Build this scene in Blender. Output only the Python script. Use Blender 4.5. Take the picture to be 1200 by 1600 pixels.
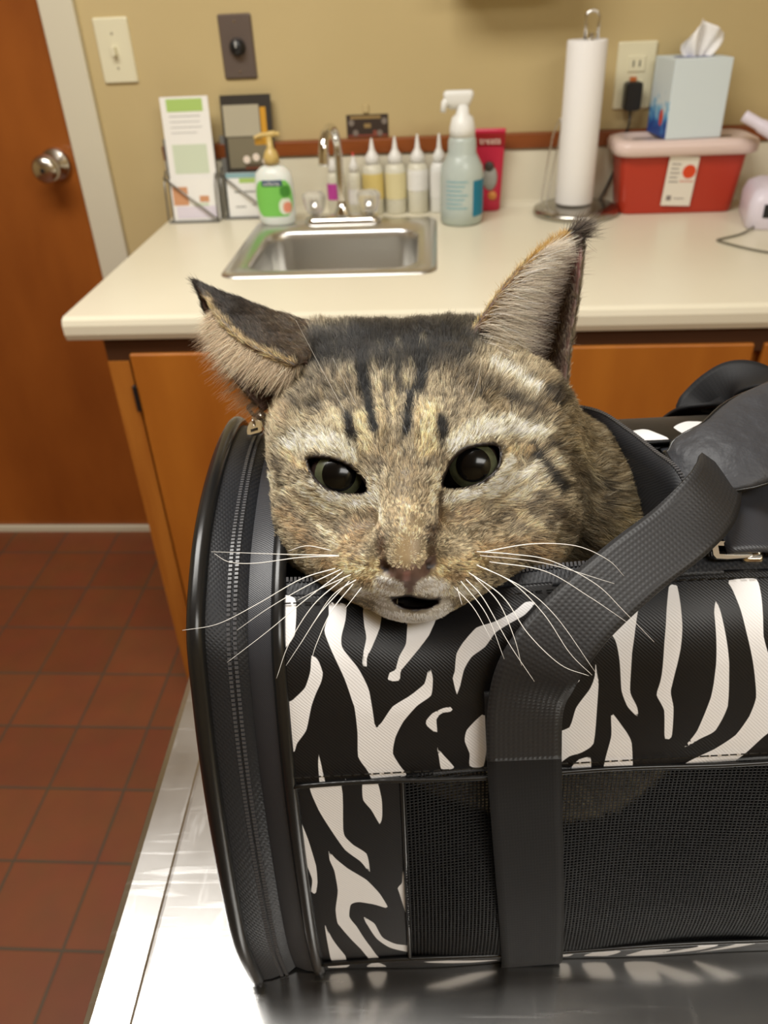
import bpy, bmesh, math, random
import numpy as np
from mathutils import Vector, Matrix, Euler
for o in list(bpy.data.objects): bpy.data.objects.remove(o)
scene = bpy.context.scene
C = scene.collection
PI = math.pi
random.seed(7); RNG = np.random.default_rng(7)

# ------------------------------------------------------------------ camera, world, lights, exposure
CAM = Vector((0, 0, 1.27))
RC = Matrix(((0.99768188, 0.00296708, 0.0679857),
             (0.05477672, 0.55777228, -0.82818452),
             (-0.04037783, 0.82998873, 0.55631677)))
cd = bpy.data.cameras.new('camera'); cam = bpy.data.objects.new('camera', cd); C.objects.link(cam)
cam.matrix_world = Matrix.Translation(CAM) @ RC.to_4x4()
cd.sensor_fit = 'VERTICAL'; cd.sensor_height = 36.0; cd.lens = 36.0 * 1240 / 1600
cd.clip_start = 0.01; cd.clip_end = 20
cd.dof.use_dof = True; cd.dof.focus_distance = 0.30
cd.dof.aperture_fstop = (cd.lens / 1000) / 0.0018
scene.camera = cam
scene.view_settings.view_transform = 'Standard'; scene.view_settings.look = 'None'
scene.view_settings.gamma = 1; scene.view_settings.use_curve_mapping = False
scene.view_settings.exposure = 0.0
w = bpy.data.worlds.new('world'); scene.world = w; w.use_nodes = True
w.node_tree.nodes['Background'].inputs[0].default_value = (1, .97, .92, 1)
w.node_tree.nodes['Background'].inputs[1].default_value = 0.05
def area(name, loc, sx, sy, power, col, rot=(0, 0, 0)):
    l = bpy.data.lights.new(name, 'AREA'); l.shape = 'RECTANGLE'; l.size = sx; l.size_y = sy
    l.energy = power; l.color = col
    o = bpy.data.objects.new(name, l); C.objects.link(o); o.location = loc; o.rotation_euler = rot
    return o
CEIL = 2.45
area('ceiling_light', (-0.60, 0.52, CEIL - .05), 1.2, 0.6, 38, (1, .975, .922))
area('ceiling_light', (1.0, -0.7, CEIL - .05), 1.2, 0.6, 28, (1, .975, .922))

# ------------------------------------------------------------------ helpers
def link(o, parent=None):
    C.objects.link(o)
    if parent is not None: o.parent = parent
    return o
def obj(name, bm, m, parent=None, smooth=False, bevel=0, sub=0):
    me = bpy.data.meshes.new(name)
    bmesh.ops.recalc_face_normals(bm, faces=bm.faces[:]) if len(bm.faces) < 60000 else None
    bm.to_mesh(me); bm.free()
    for mm in (m if isinstance(m, (list, tuple)) else [m]): me.materials.append(mm)
    if smooth:
        for p in me.polygons: p.use_smooth = True
    o = link(bpy.data.objects.new(name, me), parent)
    if bevel:
        md = o.modifiers.new('bevel', 'BEVEL'); md.width = bevel; md.segments = 3; md.limit_method = 'ANGLE'
        for p in me.polygons: p.use_smooth = True
        md.harden_normals = True
    if sub:
        md = o.modifiers.new('sub', 'SUBSURF'); md.levels = sub; md.render_levels = sub
    return o
def tag(o, label=None, cat=None, group=None, kind=None):
    for k, v in (('label', label), ('category', cat), ('group', group), ('kind', kind)):
        if v: o[k] = v
    return o
def thing(name, label, cat, loc=(0, 0, 0), rz=0, group=None):
    o = link(bpy.data.objects.new(name, None)); o.location = loc; o.rotation_euler = (0, 0, rz)
    o.empty_display_size = .02
    return tag(o, label, cat, group)
def struct(name, bm, m, parent=None, **k):
    return tag(obj(name, bm, m, parent, **k), kind='structure')
def bx(bm, x0, x1, y0, y1, z0, z1, M=None, mi=0):
    vs = [bm.verts.new((x, y, z)) for x in (x0, x1) for y in (y0, y1) for z in (z0, z1)]
    if M is not None:
        for v in vs: v.co = M @ v.co
    for f in ((0, 1, 3, 2), (4, 6, 7, 5), (0, 4, 5, 1), (2, 3, 7, 6), (0, 2, 6, 4), (1, 5, 7, 3)):
        bm.faces.new([vs[i] for i in f]).material_index = mi
    return vs
def box(x0, x1, y0, y1, z0, z1, M=None):
    bm = bmesh.new(); bx(bm, x0, x1, y0, y1, z0, z1, M); return bm
def lathe(bm, prof, cx=0, cy=0, n=40, sx=1, sy=1, M=None, p=2.0):
    rings = []
    for r, z in prof:
        if r < 1e-6:
            rings.append([bm.verts.new((cx, cy, z))]); continue
        ring = []
        for k in range(n):
            t = 2 * PI * k / n; c, s = math.cos(t), math.sin(t)
            if p != 2.0:
                q = (abs(c) ** p + abs(s) ** p) ** (-1 / p); c *= q; s *= q
            ring.append(bm.verts.new((cx + r * sx * c, cy + r * sy * s, z)))
        rings.append(ring)
    if M is not None:
        for rg in rings:
            for v in rg: v.co = M @ v.co
    for a, b in zip(rings, rings[1:]):
        if len(a) == 1 and len(b) == 1: continue
        for k in range(n):
            k2 = (k + 1) % n
            if len(a) == 1: bm.faces.new((a[0], b[k], b[k2]))
            elif len(b) == 1: bm.faces.new((a[k2], a[k], b[0]))
            else: bm.faces.new((a[k], a[k2], b[k2], b[k]))
def lat(prof, **k):
    bm = bmesh.new(); lathe(bm, prof, **k); return bm
def spline(pts, n):
    P = np.array(pts, float); m = len(P); out = []
    Pp = np.vstack([2 * P[0] - P[1], P, 2 * P[-1] - P[-2]])
    for i in range(m - 1):
        a, b, c, d = Pp[i:i + 4]
        for k in range(n):
            t = k / n
            out.append(.5 * ((2 * b) + (-a + c) * t + (2 * a - 5 * b + 4 * c - d) * t * t + (-a + 3 * b - 3 * c + d) * t ** 3))
    out.append(P[-1]); return np.array(out)
def tube(bm, pts, r, n=10, close=False, cap=True):
    pts = [Vector(p) for p in pts]; m = len(pts)
    rr = r if hasattr(r, '__len__') else [r] * m
    up = None; rings = []
    for i, p in enumerate(pts):
        if close: t = (pts[(i + 1) % m] - pts[i - 1]).normalized()
        else: t = (pts[min(i + 1, m - 1)] - pts[max(i - 1, 0)]).normalized()
        if up is None: up = t.orthogonal().normalized()
        up = (up - t * up.dot(t)); up = up.normalized() if up.length > 1e-9 else t.orthogonal().normalized()
        s = t.cross(up)
        rings.append([bm.verts.new(p + (up * math.cos(2 * PI * k / n) + s * math.sin(2 * PI * k / n)) * rr[i]) for k in range(n)])
    for i in range(m if close else m - 1):
        a, b = rings[i], rings[(i + 1) % m]
        off = 0
        if close and i == m - 1:
            off = min(range(n), key=lambda q: (a[0].co - b[q].co).length)
        for k in range(n): bm.faces.new((a[k], a[(k + 1) % n], b[(k + 1 + off) % n], b[(k + off) % n]))
    if cap and not close:
        bm.faces.new(rings[0][::-1]); bm.faces.new(rings[-1])
def tb(pts, r, **k):
    bm = bmesh.new(); tube(bm, pts, r, **k); return bm
def rrect(x0, x1, y0, y1, r, n=8):
    out = []
    for cx, cy, a0 in ((x1 - r, y1 - r, 0), (x0 + r, y1 - r, 90), (x0 + r, y0 + r, 180), (x1 - r, y0 + r, 270)):
        for k in range(n + 1):
            a = math.radians(a0 + 90 * k / n); out.append((cx + r * math.cos(a), cy + r * math.sin(a)))
    return out
def loft(bm, loops, cap0=True, cap1=True):
    R = [[bm.verts.new(p) for p in L] for L in loops]; n = len(R[0])
    for a, b in zip(R, R[1:]):
        for k in range(n): bm.faces.new((a[k], a[(k + 1) % n], b[(k + 1) % n], b[k]))
    if cap0: bm.faces.new(R[0][::-1])
    if cap1: bm.faces.new(R[-1])
    return R
def text(name, s, size, m, parent, M, depth=.0002):
    cu = bpy.data.curves.new(name, 'FONT'); cu.body = s; cu.size = size; cu.align_x = 'CENTER'; cu.align_y = 'CENTER'; cu.extrude = depth
    t = bpy.data.objects.new(name + '_tmp', cu); C.objects.link(t)
    dg = bpy.context.evaluated_depsgraph_get(); me = bpy.data.meshes.new_from_object(t.evaluated_get(dg))
    bpy.data.objects.remove(t); me.name = name
    me.transform(M); me.materials.clear(); me.materials.append(m)
    return link(bpy.data.objects.new(name, me), parent)
def front(x, y, z, rx=90, rz=0):   # text facing the room (towards -Y)
    return Matrix.Translation((x, y, z)) @ Euler((math.radians(rx), 0, rz)).to_matrix().to_4x4()

# ------------------------------------------------------------------ materials
def srgb(r, g, b):
    f = lambda c: (c / 255 / 12.92) if c / 255 <= .04045 else ((c / 255 + .055) / 1.055) ** 2.4
    return (f(r), f(g), f(b), 1)
def mat(name, col, rough=.5, metal=0, trans=0, alpha=1, spec=.5, bump=None, var=None, coat=0, emit=None, sheen=0, ior=1.45, sss=0):
    m = bpy.data.materials.new(name); m.use_nodes = True; nt = m.node_tree; b = nt.nodes['Principled BSDF']
    b.inputs['Base Color'].default_value = col; b.inputs['Roughness'].default_value = rough
    b.inputs['Metallic'].default_value = metal; b.inputs['Transmission Weight'].default_value = trans
    b.inputs['Alpha'].default_value = alpha; b.inputs['Specular IOR Level'].default_value = spec
    b.inputs['Coat Weight'].default_value = coat; b.inputs['IOR'].default_value = ior
    b.inputs['Sheen Weight'].default_value = sheen
    if sss: b.inputs['Subsurface Weight'].default_value = sss; b.inputs['Subsurface Scale'].default_value = .01
    if bump or var:
        tc = nt.nodes.new('ShaderNodeTexCoord')
    if bump:   # (scale, strength, distance)
        n = nt.nodes.new('ShaderNodeTexNoise'); n.inputs['Scale'].default_value = bump[0]; n.inputs['Detail'].default_value = 4
        nt.links.new(tc.outputs['Object'], n.inputs['Vector'])
        bu = nt.nodes.new('ShaderNodeBump'); bu.inputs['Strength'].default_value = bump[1]; bu.inputs['Distance'].default_value = bump[2]
        nt.links.new(n.outputs['Fac'], bu.inputs['Height']); nt.links.new(bu.outputs[0], b.inputs['Normal'])
    if var:    # (scale, colour2, (sx,sy,sz))
        mp = nt.nodes.new('ShaderNodeMapping'); mp.inputs['Scale'].default_value = var[2] if len(var) > 2 else (1, 1, 1)
        n = nt.nodes.new('ShaderNodeTexNoise'); n.inputs['Scale'].default_value = var[0]; n.inputs['Detail'].default_value = 5
        nt.links.new(tc.outputs['Object'], mp.inputs[0]); nt.links.new(mp.outputs[0], n.inputs['Vector'])
        mx = nt.nodes.new('ShaderNodeMix'); mx.data_type = 'RGBA'; mx.inputs[6].default_value = col; mx.inputs[7].default_value = var[1]
        cr = nt.nodes.new('ShaderNodeMapRange'); cr.inputs[1].default_value = .35; cr.inputs[2].default_value = .65
        nt.links.new(n.outputs['Fac'], cr.inputs[0]); nt.links.new(cr.outputs[0], mx.inputs[0]); nt.links.new(mx.outputs[2], b.inputs['Base Color'])
    return m
M = {}
M['wall'] = mat('wall_paint', srgb(198, 178, 130), .75, bump=(180, .08, .002), var=(2.5, srgb(192, 172, 124)))
M['ceiling'] = mat('ceiling_paint', srgb(225, 220, 205), .8)
M['trimw'] = mat('cream_trim_paint', srgb(214, 208, 186), .45)
M['door'] = mat('door_veneer', srgb(162, 92, 34), .38, var=(3.2, srgb(138, 74, 26), (1.6, 1, .55)), coat=.15)
M['cab'] = mat('cabinet_veneer', srgb(180, 110, 36), .42, var=(4, srgb(158, 90, 26), (2.2, 1, .5)), coat=.1)
M['cabedge'] = mat('cabinet_edge_wood', srgb(178, 112, 42), .45, var=(8, srgb(160, 94, 32), (6, 1, .5)))
M['cabshade'] = mat('shaded_recess_wood', srgb(70, 40, 18), .6)  # shade under the worktop and in the recesses, painted as darker wood
M['strip'] = mat('wood_strip_stain', srgb(140, 74, 28), .4, var=(6, srgb(110, 54, 18), (.6, 1, 3)))
M['lam'] = mat('cream_laminate', srgb(227, 220, 198), .32, var=(3, srgb(222, 215, 192)), spec=.5)
M['steel'] = mat('brushed_sink_steel', (.66, .65, .62, 1), .32, 1, bump=(400, .05, .001))
M['chrome'] = mat('chrome', (.78, .77, .75, 1), .08, 1)
M['knobsteel'] = mat('satin_knob_metal', (.62, .58, .52, 1), .22, 1)
M['black'] = mat('black_plastic', (.012, .012, .013, 1), .35)
M['white'] = mat('white_plastic', srgb(235, 235, 230), .35)
M['ivory'] = mat('ivory_plastic', srgb(226, 220, 190), .35)
M['grey'] = mat('grey_card', srgb(120, 118, 112), .5)
M['plate'] = mat('bronze_plate', (.20, .16, .14, 1), .4, .6)
def flat(name, *c, rough=.5): M[name] = mat(name, srgb(*c), rough); return M[name]
# ------------------------------------------------------------------ floor material: 6 inch quarry tiles
def tile_mat():
    m = bpy.data.materials.new('quarry_tile'); m.use_nodes = True; nt = m.node_tree; b = nt.nodes['Principled BSDF']
    tc = nt.nodes.new('ShaderNodeTexCoord'); mp = nt.nodes.new('ShaderNodeMapping')
    mp.inputs['Location'].default_value = (.903, -.633, 0)
    br = nt.nodes.new('ShaderNodeTexBrick'); br.offset = 0; br.squash = 1
    br.inputs['Scale'].default_value = 1; br.inputs['Brick Width'].default_value = .1503; br.inputs['Row Height'].default_value = .1519
    br.inputs['Mortar Size'].default_value = .0028; br.inputs['Mortar Smooth'].default_value = .25
    br.inputs['Color1'].default_value = srgb(132, 74, 40); br.inputs['Color2'].default_value = srgb(122, 66, 35)
    br.inputs['Mortar'].default_value = srgb(88, 74, 56)
    no = nt.nodes.new('ShaderNodeTexNoise'); no.inputs['Scale'].default_value = 14; no.inputs['Detail'].default_value = 6
    mx = nt.nodes.new('ShaderNodeMix'); mx.data_type = 'RGBA'; mx.blend_type = 'MULTIPLY'; mx.inputs[0].default_value = .35
    bu = nt.nodes.new('ShaderNodeBump'); bu.inputs['Strength'].default_value = .6; bu.inputs['Distance'].default_value = .002; bu.invert = True
    L = nt.links.new
    L(tc.outputs['Object'], mp.inputs[0]); L(mp.outputs[0], br.inputs['Vector']); L(tc.outputs['Object'], no.inputs['Vector'])
    L(br.outputs['Color'], mx.inputs[6]); L(no.outputs['Color'], mx.inputs[7]); L(mx.outputs[2], b.inputs['Base Color'])
    L(br.outputs['Fac'], bu.inputs['Height']); L(bu.outputs[0], b.inputs['Normal'])
    b.inputs['Roughness'].default_value = .55
    return m
YW = 1.80
struct('floor', box(-2.6, 1.7, -2.2, 2.0, -.05, 0), tile_mat())
struct('ceiling', box(-2.6, 1.7, -2.2, 2.0, CEIL, CEIL + .05), M['ceiling'])
DX0, DX1 = -1.62, -.77
bm = bmesh.new(); bx(bm, DX1, 1.7, YW, YW + .12, 0, CEIL); bx(bm, -2.6, DX0, YW, YW + .12, 0, CEIL); bx(bm, DX0, DX1, YW, YW + .12, 2.05, CEIL)
struct('wall_back', bm, M['wall'])
struct('wall_left', box(-2.7, -2.6, -2.2, 2.0, 0, CEIL), M['wall'])
struct('wall_right', box(1.7, 1.8, -2.2, 2.0, 0, CEIL), M['wall'])
struct('wall_front', box(-2.6, 1.7, -2.3, -2.2, 0, CEIL), M['wall'])
# door with casing, knob and pale threshold
bm = bmesh.new(); bx(bm, -.772, -.702, YW - .016, YW + .0, 0, 2.12); bx(bm, -1.69, -1.618, YW - .016, YW, 0, 2.12); bx(bm, -1.69, -.702, YW - .016, YW, 2.05, 2.12)
struct('trim_1', bm, M['trimw'], bevel=.004)
struct('trim_2', box(DX0, DX1, YW - .005, YW + .06, 0, .016), M['trimw'])
door = struct('door_1', box(DX0 + .003, DX1 - .003, YW + .006, YW + .045, .018, 2.046), M['door'])
KX, KZ = -.822, .968
T = Matrix.Translation((KX, YW, KZ)) @ Matrix.Rotation(PI / 2, 4, 'X')
k = obj('door_knob', lat([(0, -.006), (.032, -.006), (.033, .0), (.030, .006), (.014, .010), (.012, .022), (.016, .030), (.026, .038), (.0295, .048), (.0285, .058), (.021, .066), (.009, .069), (0, .0695)], M=T), M['knobsteel'], door, smooth=True)
obj('keyhole', lat([(0, .0690), (.0045, .0690), (.0045, .0708), (0, .0708)], M=T, n=16), M['black'], k)
# splash and stained wood strip above it
CT = .86

# ------------------------------------------------------------------ counter, cabinet
def worktop():
    bm = bmesh.new()
    # profile in (y,z): rounded front nose, flat top, coved splash
    pr = [(1.150, CT - .038), (1.144, CT - .035), (1.141, CT - .026), (1.141, CT - .012), (1.144, CT - .004), (1.152, CT)]
    sx0, sx1, sy0, sy1 = -.345, -.022, 1.335, 1.665      # sink cut-out
    xs = [-.575, sx0, sx1, 1.69]
    back = [(1.772, CT), (1.778, CT + .004), (1.780, CT + .012), (1.780, CT + .106), (1.784, CT + .112), (1.7995, CT + .112), (1.7995, CT - .038)]
    def quad(a, b, c, d): bm.faces.new([bm.verts.new(p) for p in (a, b, c, d)])
    full = pr + [(sy0, CT), (sy1, CT)] + back
    for x0, x1 in zip(xs, xs[1:]):
        for (ya, za), (yb, zb) in zip(full, full[1:] + full[:1]):
            if (ya, yb) == (sy0, sy1) and x0 == sx0: continue
            if (za, zb) == (CT - .038, CT - .038) and x0 == sx0:
                quad((x0, ya, za), (x1, ya, za), (x1, sy1, zb), (x0, sy1, zb)); quad((x0, sy0, za), (x1, sy0, za), (x1, yb, zb), (x0, yb, zb)); continue
            quad((x0, ya, za), (x1, ya, za), (x1, yb, zb), (x0, yb, zb))
    bm.faces.new([bm.verts.new((xs[0], y, z)) for y, z in full]); bm.faces.new([bm.verts.new((xs[-1], y, z)) for y, z in full])
    bmesh.ops.remove_doubles(bm, verts=bm.verts, dist=1e-5)
    return bm
wt = obj('worktop', worktop(), M['lam'], smooth=False)
tag(wt, 'long cream laminate worktop with rounded front edge and low splashback', 'worktop')
ws = obj('wood_ledge', box(-.575, 1.69, 1.774, 1.7995, CT + .1125, CT + .140), M['strip'], bevel=.002)
tag(ws, 'brown stained wooden strip running along the top of the cream splashback', 'trim strip')
cab = thing('base_cabinet', 'honey brown wooden base cabinet under the cream worktop', 'cabinet', (0, 0, 0))
FY = 1.170
bm = bmesh.new()
bx(bm, -.522, -.504, FY, 1.795, .0, CT - .039); bx(bm, 1.6, 1.62, FY, 1.795, 0, CT - .039); bx(bm, -.504, 1.6, 1.78, 1.795, 0, CT - .039)
bx(bm, -.504, 1.6, FY + .02, 1.78, .10, .118)
obj('carcass', bm, M['cab'], cab)
bm = bmesh.new()
bm.free()
for q in ((-.522, -.488, FY - .018, FY - .0002, 0), (.455, .50, FY - .002, FY + .018, .1), (-.02, .03, FY - .002, FY + .018, .1), (1.56, 1.6, FY, FY + .018, .1)):
    obj('stile', box(*q, CT - .075), M['cabedge'], cab)
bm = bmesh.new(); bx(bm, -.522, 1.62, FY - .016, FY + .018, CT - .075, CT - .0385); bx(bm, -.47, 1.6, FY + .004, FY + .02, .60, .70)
obj('top_rail', bm, M['cabshade'], cab)
obj('toe_board', box(-.50, 1.6, FY + .05, FY + .06, 0, .10), M['cabshade'], cab)
for i, (x0, x1, z0, z1) in enumerate(((-.484, -.01, .105, CT - .062), (.01, .472, .665, CT - .062), (.01, .472, .105, .648), (.486, .95, .665, CT - .062), (.486, .95, .105, .648), (.965, 1.57, .105, CT - .062))):
    d = obj('drawer' if z0 > .6 else 'cabinet_door', box(x0, x1, FY - .022, FY - .0025, z0, z1), M['cab'], cab, bevel=.003)
    if i == 0:
        obj('hinge', box(-.490, -.4835, FY - .026, FY - .018, .70, .745), M['black'], d, bevel=.001)

# ------------------------------------------------------------------ sink and tap
sink = thing('sink', 'small square stainless steel sink set into the worktop', 'sink', (0, 0, 0))
def sinkbm():
    bm = bmesh.new(); z = CT
    o0 = rrect(-.372, .000, 1.322, 1.694, .028); o1 = rrect(-.369, -.003, 1.325, 1.691, .027); o2 = rrect(-.358, -.014, 1.336, 1.680, .022)
    i1 = rrect(-.336, -.034, 1.352, 1.612, .045); i2 = rrect(-.333, -.037, 1.355, 1.609, .043)
    i25 = rrect(-.331, -.039, 1.357, 1.607, .043); i27 = rrect(-.327, -.043, 1.361, 1.603, .043)
    i3 = rrect(-.322, -.048, 1.366, 1.598, .045); i4 = rrect(-.290, -.08, 1.40, 1.565, .04); i5 = rrect(-.2, -.17, 1.47, 1.5, .012)
    L = [[(x, y, zz) for x, y in P] for P, zz in ((o0, z + .0004), (o1, z + .004), (o2, z + .0045), (i1, z + .0025), (i2, z - .004), (i25, z - .012), (i25, z - .016), (i27, z - .09), (i27, z - .11), (i3, z - .125), (i4, z - .148), (i5, z - .152))]
    loft(bm, L, cap0=False)
    return bm
sk = obj('basin', sinkbm(), M['steel'], sink, smooth=True)
obj('drain', lat([(0, CT - .1495), (.028, CT - .1495), (.036, CT - .1505), (.037, CT - .153)], cx=-.185, cy=1.485), M['chrome'], sink, smooth=True)
tap = thing('faucet', 'chrome gooseneck tap with two clear knobs behind the sink', 'tap', (0, 0, 0))
P = [[(x, y, zz) for x, y in rrect(-.268 + d, -.112 - d, 1.640 + d, 1.682 - d, .02 - d)] for d, zz in ((0, CT + .0035), (0, CT + .010), (.003, CT + .016), (.009, CT + .0195))]
bm = bmesh.new(); loft(bm, P); obj('tap_base', bm, M['chrome'], tap, smooth=True, bevel=0)
pts = spline([(-.190, 1.662, CT + .018), (-.191, 1.664, CT + .06), (-.192, 1.666, CT + .12), (-.194, 1.664, CT + .16), (-.199, 1.645, CT + .182), (-.206, 1.615, CT + .180), (-.210, 1.595, CT + .160), (-.212, 1.588, CT + .125)], 8)
rs = np.concatenate([np.linspace(.0085, .0075, len(pts) - 22), np.linspace(.0078, .0105, 22)])
obj('spout', tb(pts, list(rs), n=16), M['chrome'], tap, smooth=True)
obj('spout_collar', lat([(0, CT + .017), (.019, CT + .017), (.018, CT + .024), (.0125, CT + .034), (.010, CT + .046), (0, CT + .046)], cx=-.190, cy=1.662), M['chrome'], tap, smooth=True)
M['acrylic'] = mat('clear_acrylic', (.93, .92, .88, 1), .18, trans=.75, ior=1.3)
for cx in (-.246, -.136):
    bm = bmesh.new(); lathe(bm, [(0, CT + .024), (.0155, CT + .025), (.019, CT + .036), (.0225, CT + .052), (.0225, CT + .058), (.018, CT + .064), (.008, CT + .066), (0, CT + .066)], cx=cx, cy=1.660, n=48)
    for v in bm.verts:
        d = Vector((v.co.x - cx, v.co.y - 1.66)); a = math.atan2(d.y, d.x)
        if d.length > .014: v.co.x = cx + d.x * (1 + .05 * math.cos(8 * a)); v.co.y = 1.66 + d.y * (1 + .05 * math.cos(8 * a))
    h = obj('tap_knob', bm, M['acrylic'], tap, smooth=True)
    obj('stem', lat([(0, CT + .018), (.008, CT + .018), (.008, CT + .05), (0, CT + .05)], cx=cx, cy=1.66, n=16), M['chrome'], h, smooth=True)

# ------------------------------------------------------------------ wall plates
def plate(x, z, m, w=.070, h=.115):
    bm = bmesh.new(); L = []
    for d, y in ((0, YW + .0005), (0, YW - .003), (.003, YW - .006)):
        L.append([(px, y, pz) for px, pz in rrect(x - w / 2 + d, x + w / 2 - d, z - h / 2 + d, z + h / 2 - d, .004, 3)])
    loft(bm, L); return obj('cover_plate', bm, m, None)
flat('grey2', 150, 142, 118)
sw = thing('light_switch', 'ivory toggle light switch on the wall beside the door casing', 'switch', (0, 0, 0))
p = plate(-.640, 1.174, M['ivory']); p.parent = sw
obj('toggle', box(-.644, -.636, 1.780, 1.7955, 1.166, 1.182, Matrix.Translation((0, 0, 0))), M['ivory'], sw, bevel=.001)
for dz in (-.03, .03): obj('screw', lat([(0, 0), (.0025, 0), (.002, .001), (0, .001)], n=12, M=Matrix.Translation((-.640, YW - .006, 1.174 + dz)) @ Matrix.Rotation(PI / 2, 4, 'X')), M['grey2'], sw)
dm = thing('dial_control', 'dark bronze wall plate with a round black knob above the leaflets', 'dial', (0, 0, 0))
p = plate(-.393, 1.172, M['plate'], .066, .112); p.parent = dm
kb = obj('dial_knob', lat([(0, .005), (.016, .005), (.0155, .012), (.0125, .020), (.011, .023), (0, .0235)], n=32, M=Matrix.Translation((-.392, YW, 1.172)) @ Matrix.Rotation(PI / 2, 4, 'X')), M['black'], dm, smooth=True)
obj('pointer', box(-.3928, -.3912, YW - .0242, YW - .0233, 1.172, 1.183), M['white'], kb)
for dz in (-.043, .043): obj('screw', lat([(0, 0), (.0025, 0), (.002, .001), (0, .001)], n=12, M=Matrix.Translation((-.393, YW - .006, 1.172 + dz)) @ Matrix.Rotation(PI / 2, 4, 'X')), M['knobsteel'], dm)
ol = thing('wall_outlet', 'cream double wall outlet behind the tissue box', 'outlet', (0, 0, 0))
p = plate(.388, 1.094, M['ivory'], .075, .118); p.parent = ol
bm = bmesh.new()
for dz in (-.021, .021): bx(bm, .371, .405, YW - .0085, YW - .005, 1.094 + dz - .014, 1.094 + dz + .014)
sk_ = obj('socket', bm, M['ivory'], ol, bevel=.002)
bm = bmesh.new()
for q in (.382, .394): bx(bm, q - .0012, q + .0012, YW - .009, YW - .0083, 1.110, 1.121)
obj('slot', bm, M['black'], sk_)
pw = thing('power_adapter', 'black power adapter plugged into the cream outlet beside the tissue box', 'power adapter', (0, 0, 0))
bm = bmesh.new(); loft(bm, [[(x, y, z) for x, z in rrect(.368 + d, .400 - d, 1.036, 1.086 - d, .006, 4)] for d, y in ((0, YW - .0092), (0, YW - .033), (.003, YW - .037))])
obj('adapter_body', bm, M['black'], pw, smooth=False)
flat('orange_led', 200, 110, 50)
obj('lamp_cap', box(.378, .390, YW - .014, YW - .0092, 1.0862, 1.093), M['orange_led'], pw)
obj('cable', tb(spline([(.384, YW - .02, 1.037), (.382, YW - .03, 1.01), (.376, YW - .028, .985), (.366, YW - .026, .93), (.350, YW - .03, .89), (.336, YW - .035, .8645), (.326, YW - .04, .8632), (.345, YW - .045, .8632)], 8), .0022, n=8), M['black'], pw, smooth=True)
dp = thing('added_shadow_box', 'added steel box out of view above the foam soap, casting a wall shadow', 'shadow caster', (.135, YW - .001, 1.268))  # unseen box, added so that a soft shadow falls on the wall below
obj('shadow_box_body', box(-.115, .115, -.115, 0, 0, .30), M['steel'], dp, bevel=.006)
obj('shadow_box_door', box(-.108, .108, -.121, -.1155, .02, .29), M['steel'], dp, bevel=.003)
obj('shadow_box_lock', lat([(0, 0), (.007, 0), (.006, .003), (0, .003)], n=20, M=Matrix.Translation((0, -.121, .27)) @ Matrix.Rotation(PI / 2, 4, 'X')), M['chrome'], dp, smooth=True)
# small dark picture card on the wall
pc = thing('picture_card', 'small dark printed picture card stuck on the wall above the tap', 'card', (0, 0, 0))
flat('card_dark', 60, 48, 40); flat('card_gold', 150, 125, 80); flat('card_pale', 130, 120, 110)
flat('card_red', 140, 75, 60)
obj('card', box(-.186, -.100, YW - .0015, YW - .0002, 1.001, 1.043), M['card_dark'], pc)
bm = bmesh.new(); bx(bm, -.178, -.115, YW - .002, YW - .0014, 1.035, 1.0405); bx(bm, -.150, -.136, YW - .002, YW - .0014, 1.018, 1.026)
obj('gold_print', bm, M['card_gold'], pc)
for q, r in ((-.176, 1.028), (-.168, 1.009), (-.108, 1.030), (-.118, 1.008)): obj('pale_print', lat([(0, 0), (.006, 0), (.006, .0006), (0, .0006)], n=14, M=Matrix.Translation((q, YW - .0014, r)) @ Matrix.Rotation(PI / 2, 4, 'X')), M['card_pale'], pc)
bm = bmesh.new(); bx(bm, -.184, -.102, YW - .0019, YW - .0014, 1.002, 1.0055); bx(bm, -.132, -.124, YW - .0019, YW - .0014, 1.006, 1.013)
obj('red_print', bm, M['card_red'], pc)
hk = obj('adhesive_hook', box(-.151, -.139, YW - .004, YW - .0003, 1.046, 1.062), M['wall'], None, bevel=.0015)
tag(hk, 'tiny tan painted stub on the wall just above the picture card', 'hook')
# ------------------------------------------------------------------ leaflets and their holders
for n_, c_ in (('leaf_white', (238, 236, 230)), ('leaf_green', (170, 200, 110)), ('leaf_pale', (205, 215, 190)), ('leaf_blue', (140, 175, 180)),
               ('leaf_orange', (205, 150, 110)), ('leaf_lilac', (220, 212, 222)), ('leaf_text', (165, 165, 160)), ('mag_dark', (50, 44, 36)),
               ('mag_fur', (176, 168, 145)), ('mag_fur2', (120, 112, 90)), ('mag_gold', (205, 150, 40)), ('mag_red', (140, 70, 40)), ('mag_cream', (235, 220, 205))):
    flat(n_, *c_)
M['wire'] = mat('grey_wire', (.25, .24, .22, 1), .35, .8)
def leaf(name, label, group, x, y, z, w, h, parts, tilt=-8, base='leaf_white', rz=0, th=.0016):
    r = thing(name, label, 'leaflet', (x, y, z), rz, group); r.rotation_euler = (math.radians(tilt), 0, rz)
    obj('paper', box(-w / 2, w / 2, 0, th, 0, h), M[base], r)
    for nm, m, x0, x1, z0, z1 in parts:
        obj(nm, box(x0, x1, -.0004, -.00003, z0, z1), M[m], r)
    return r
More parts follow.
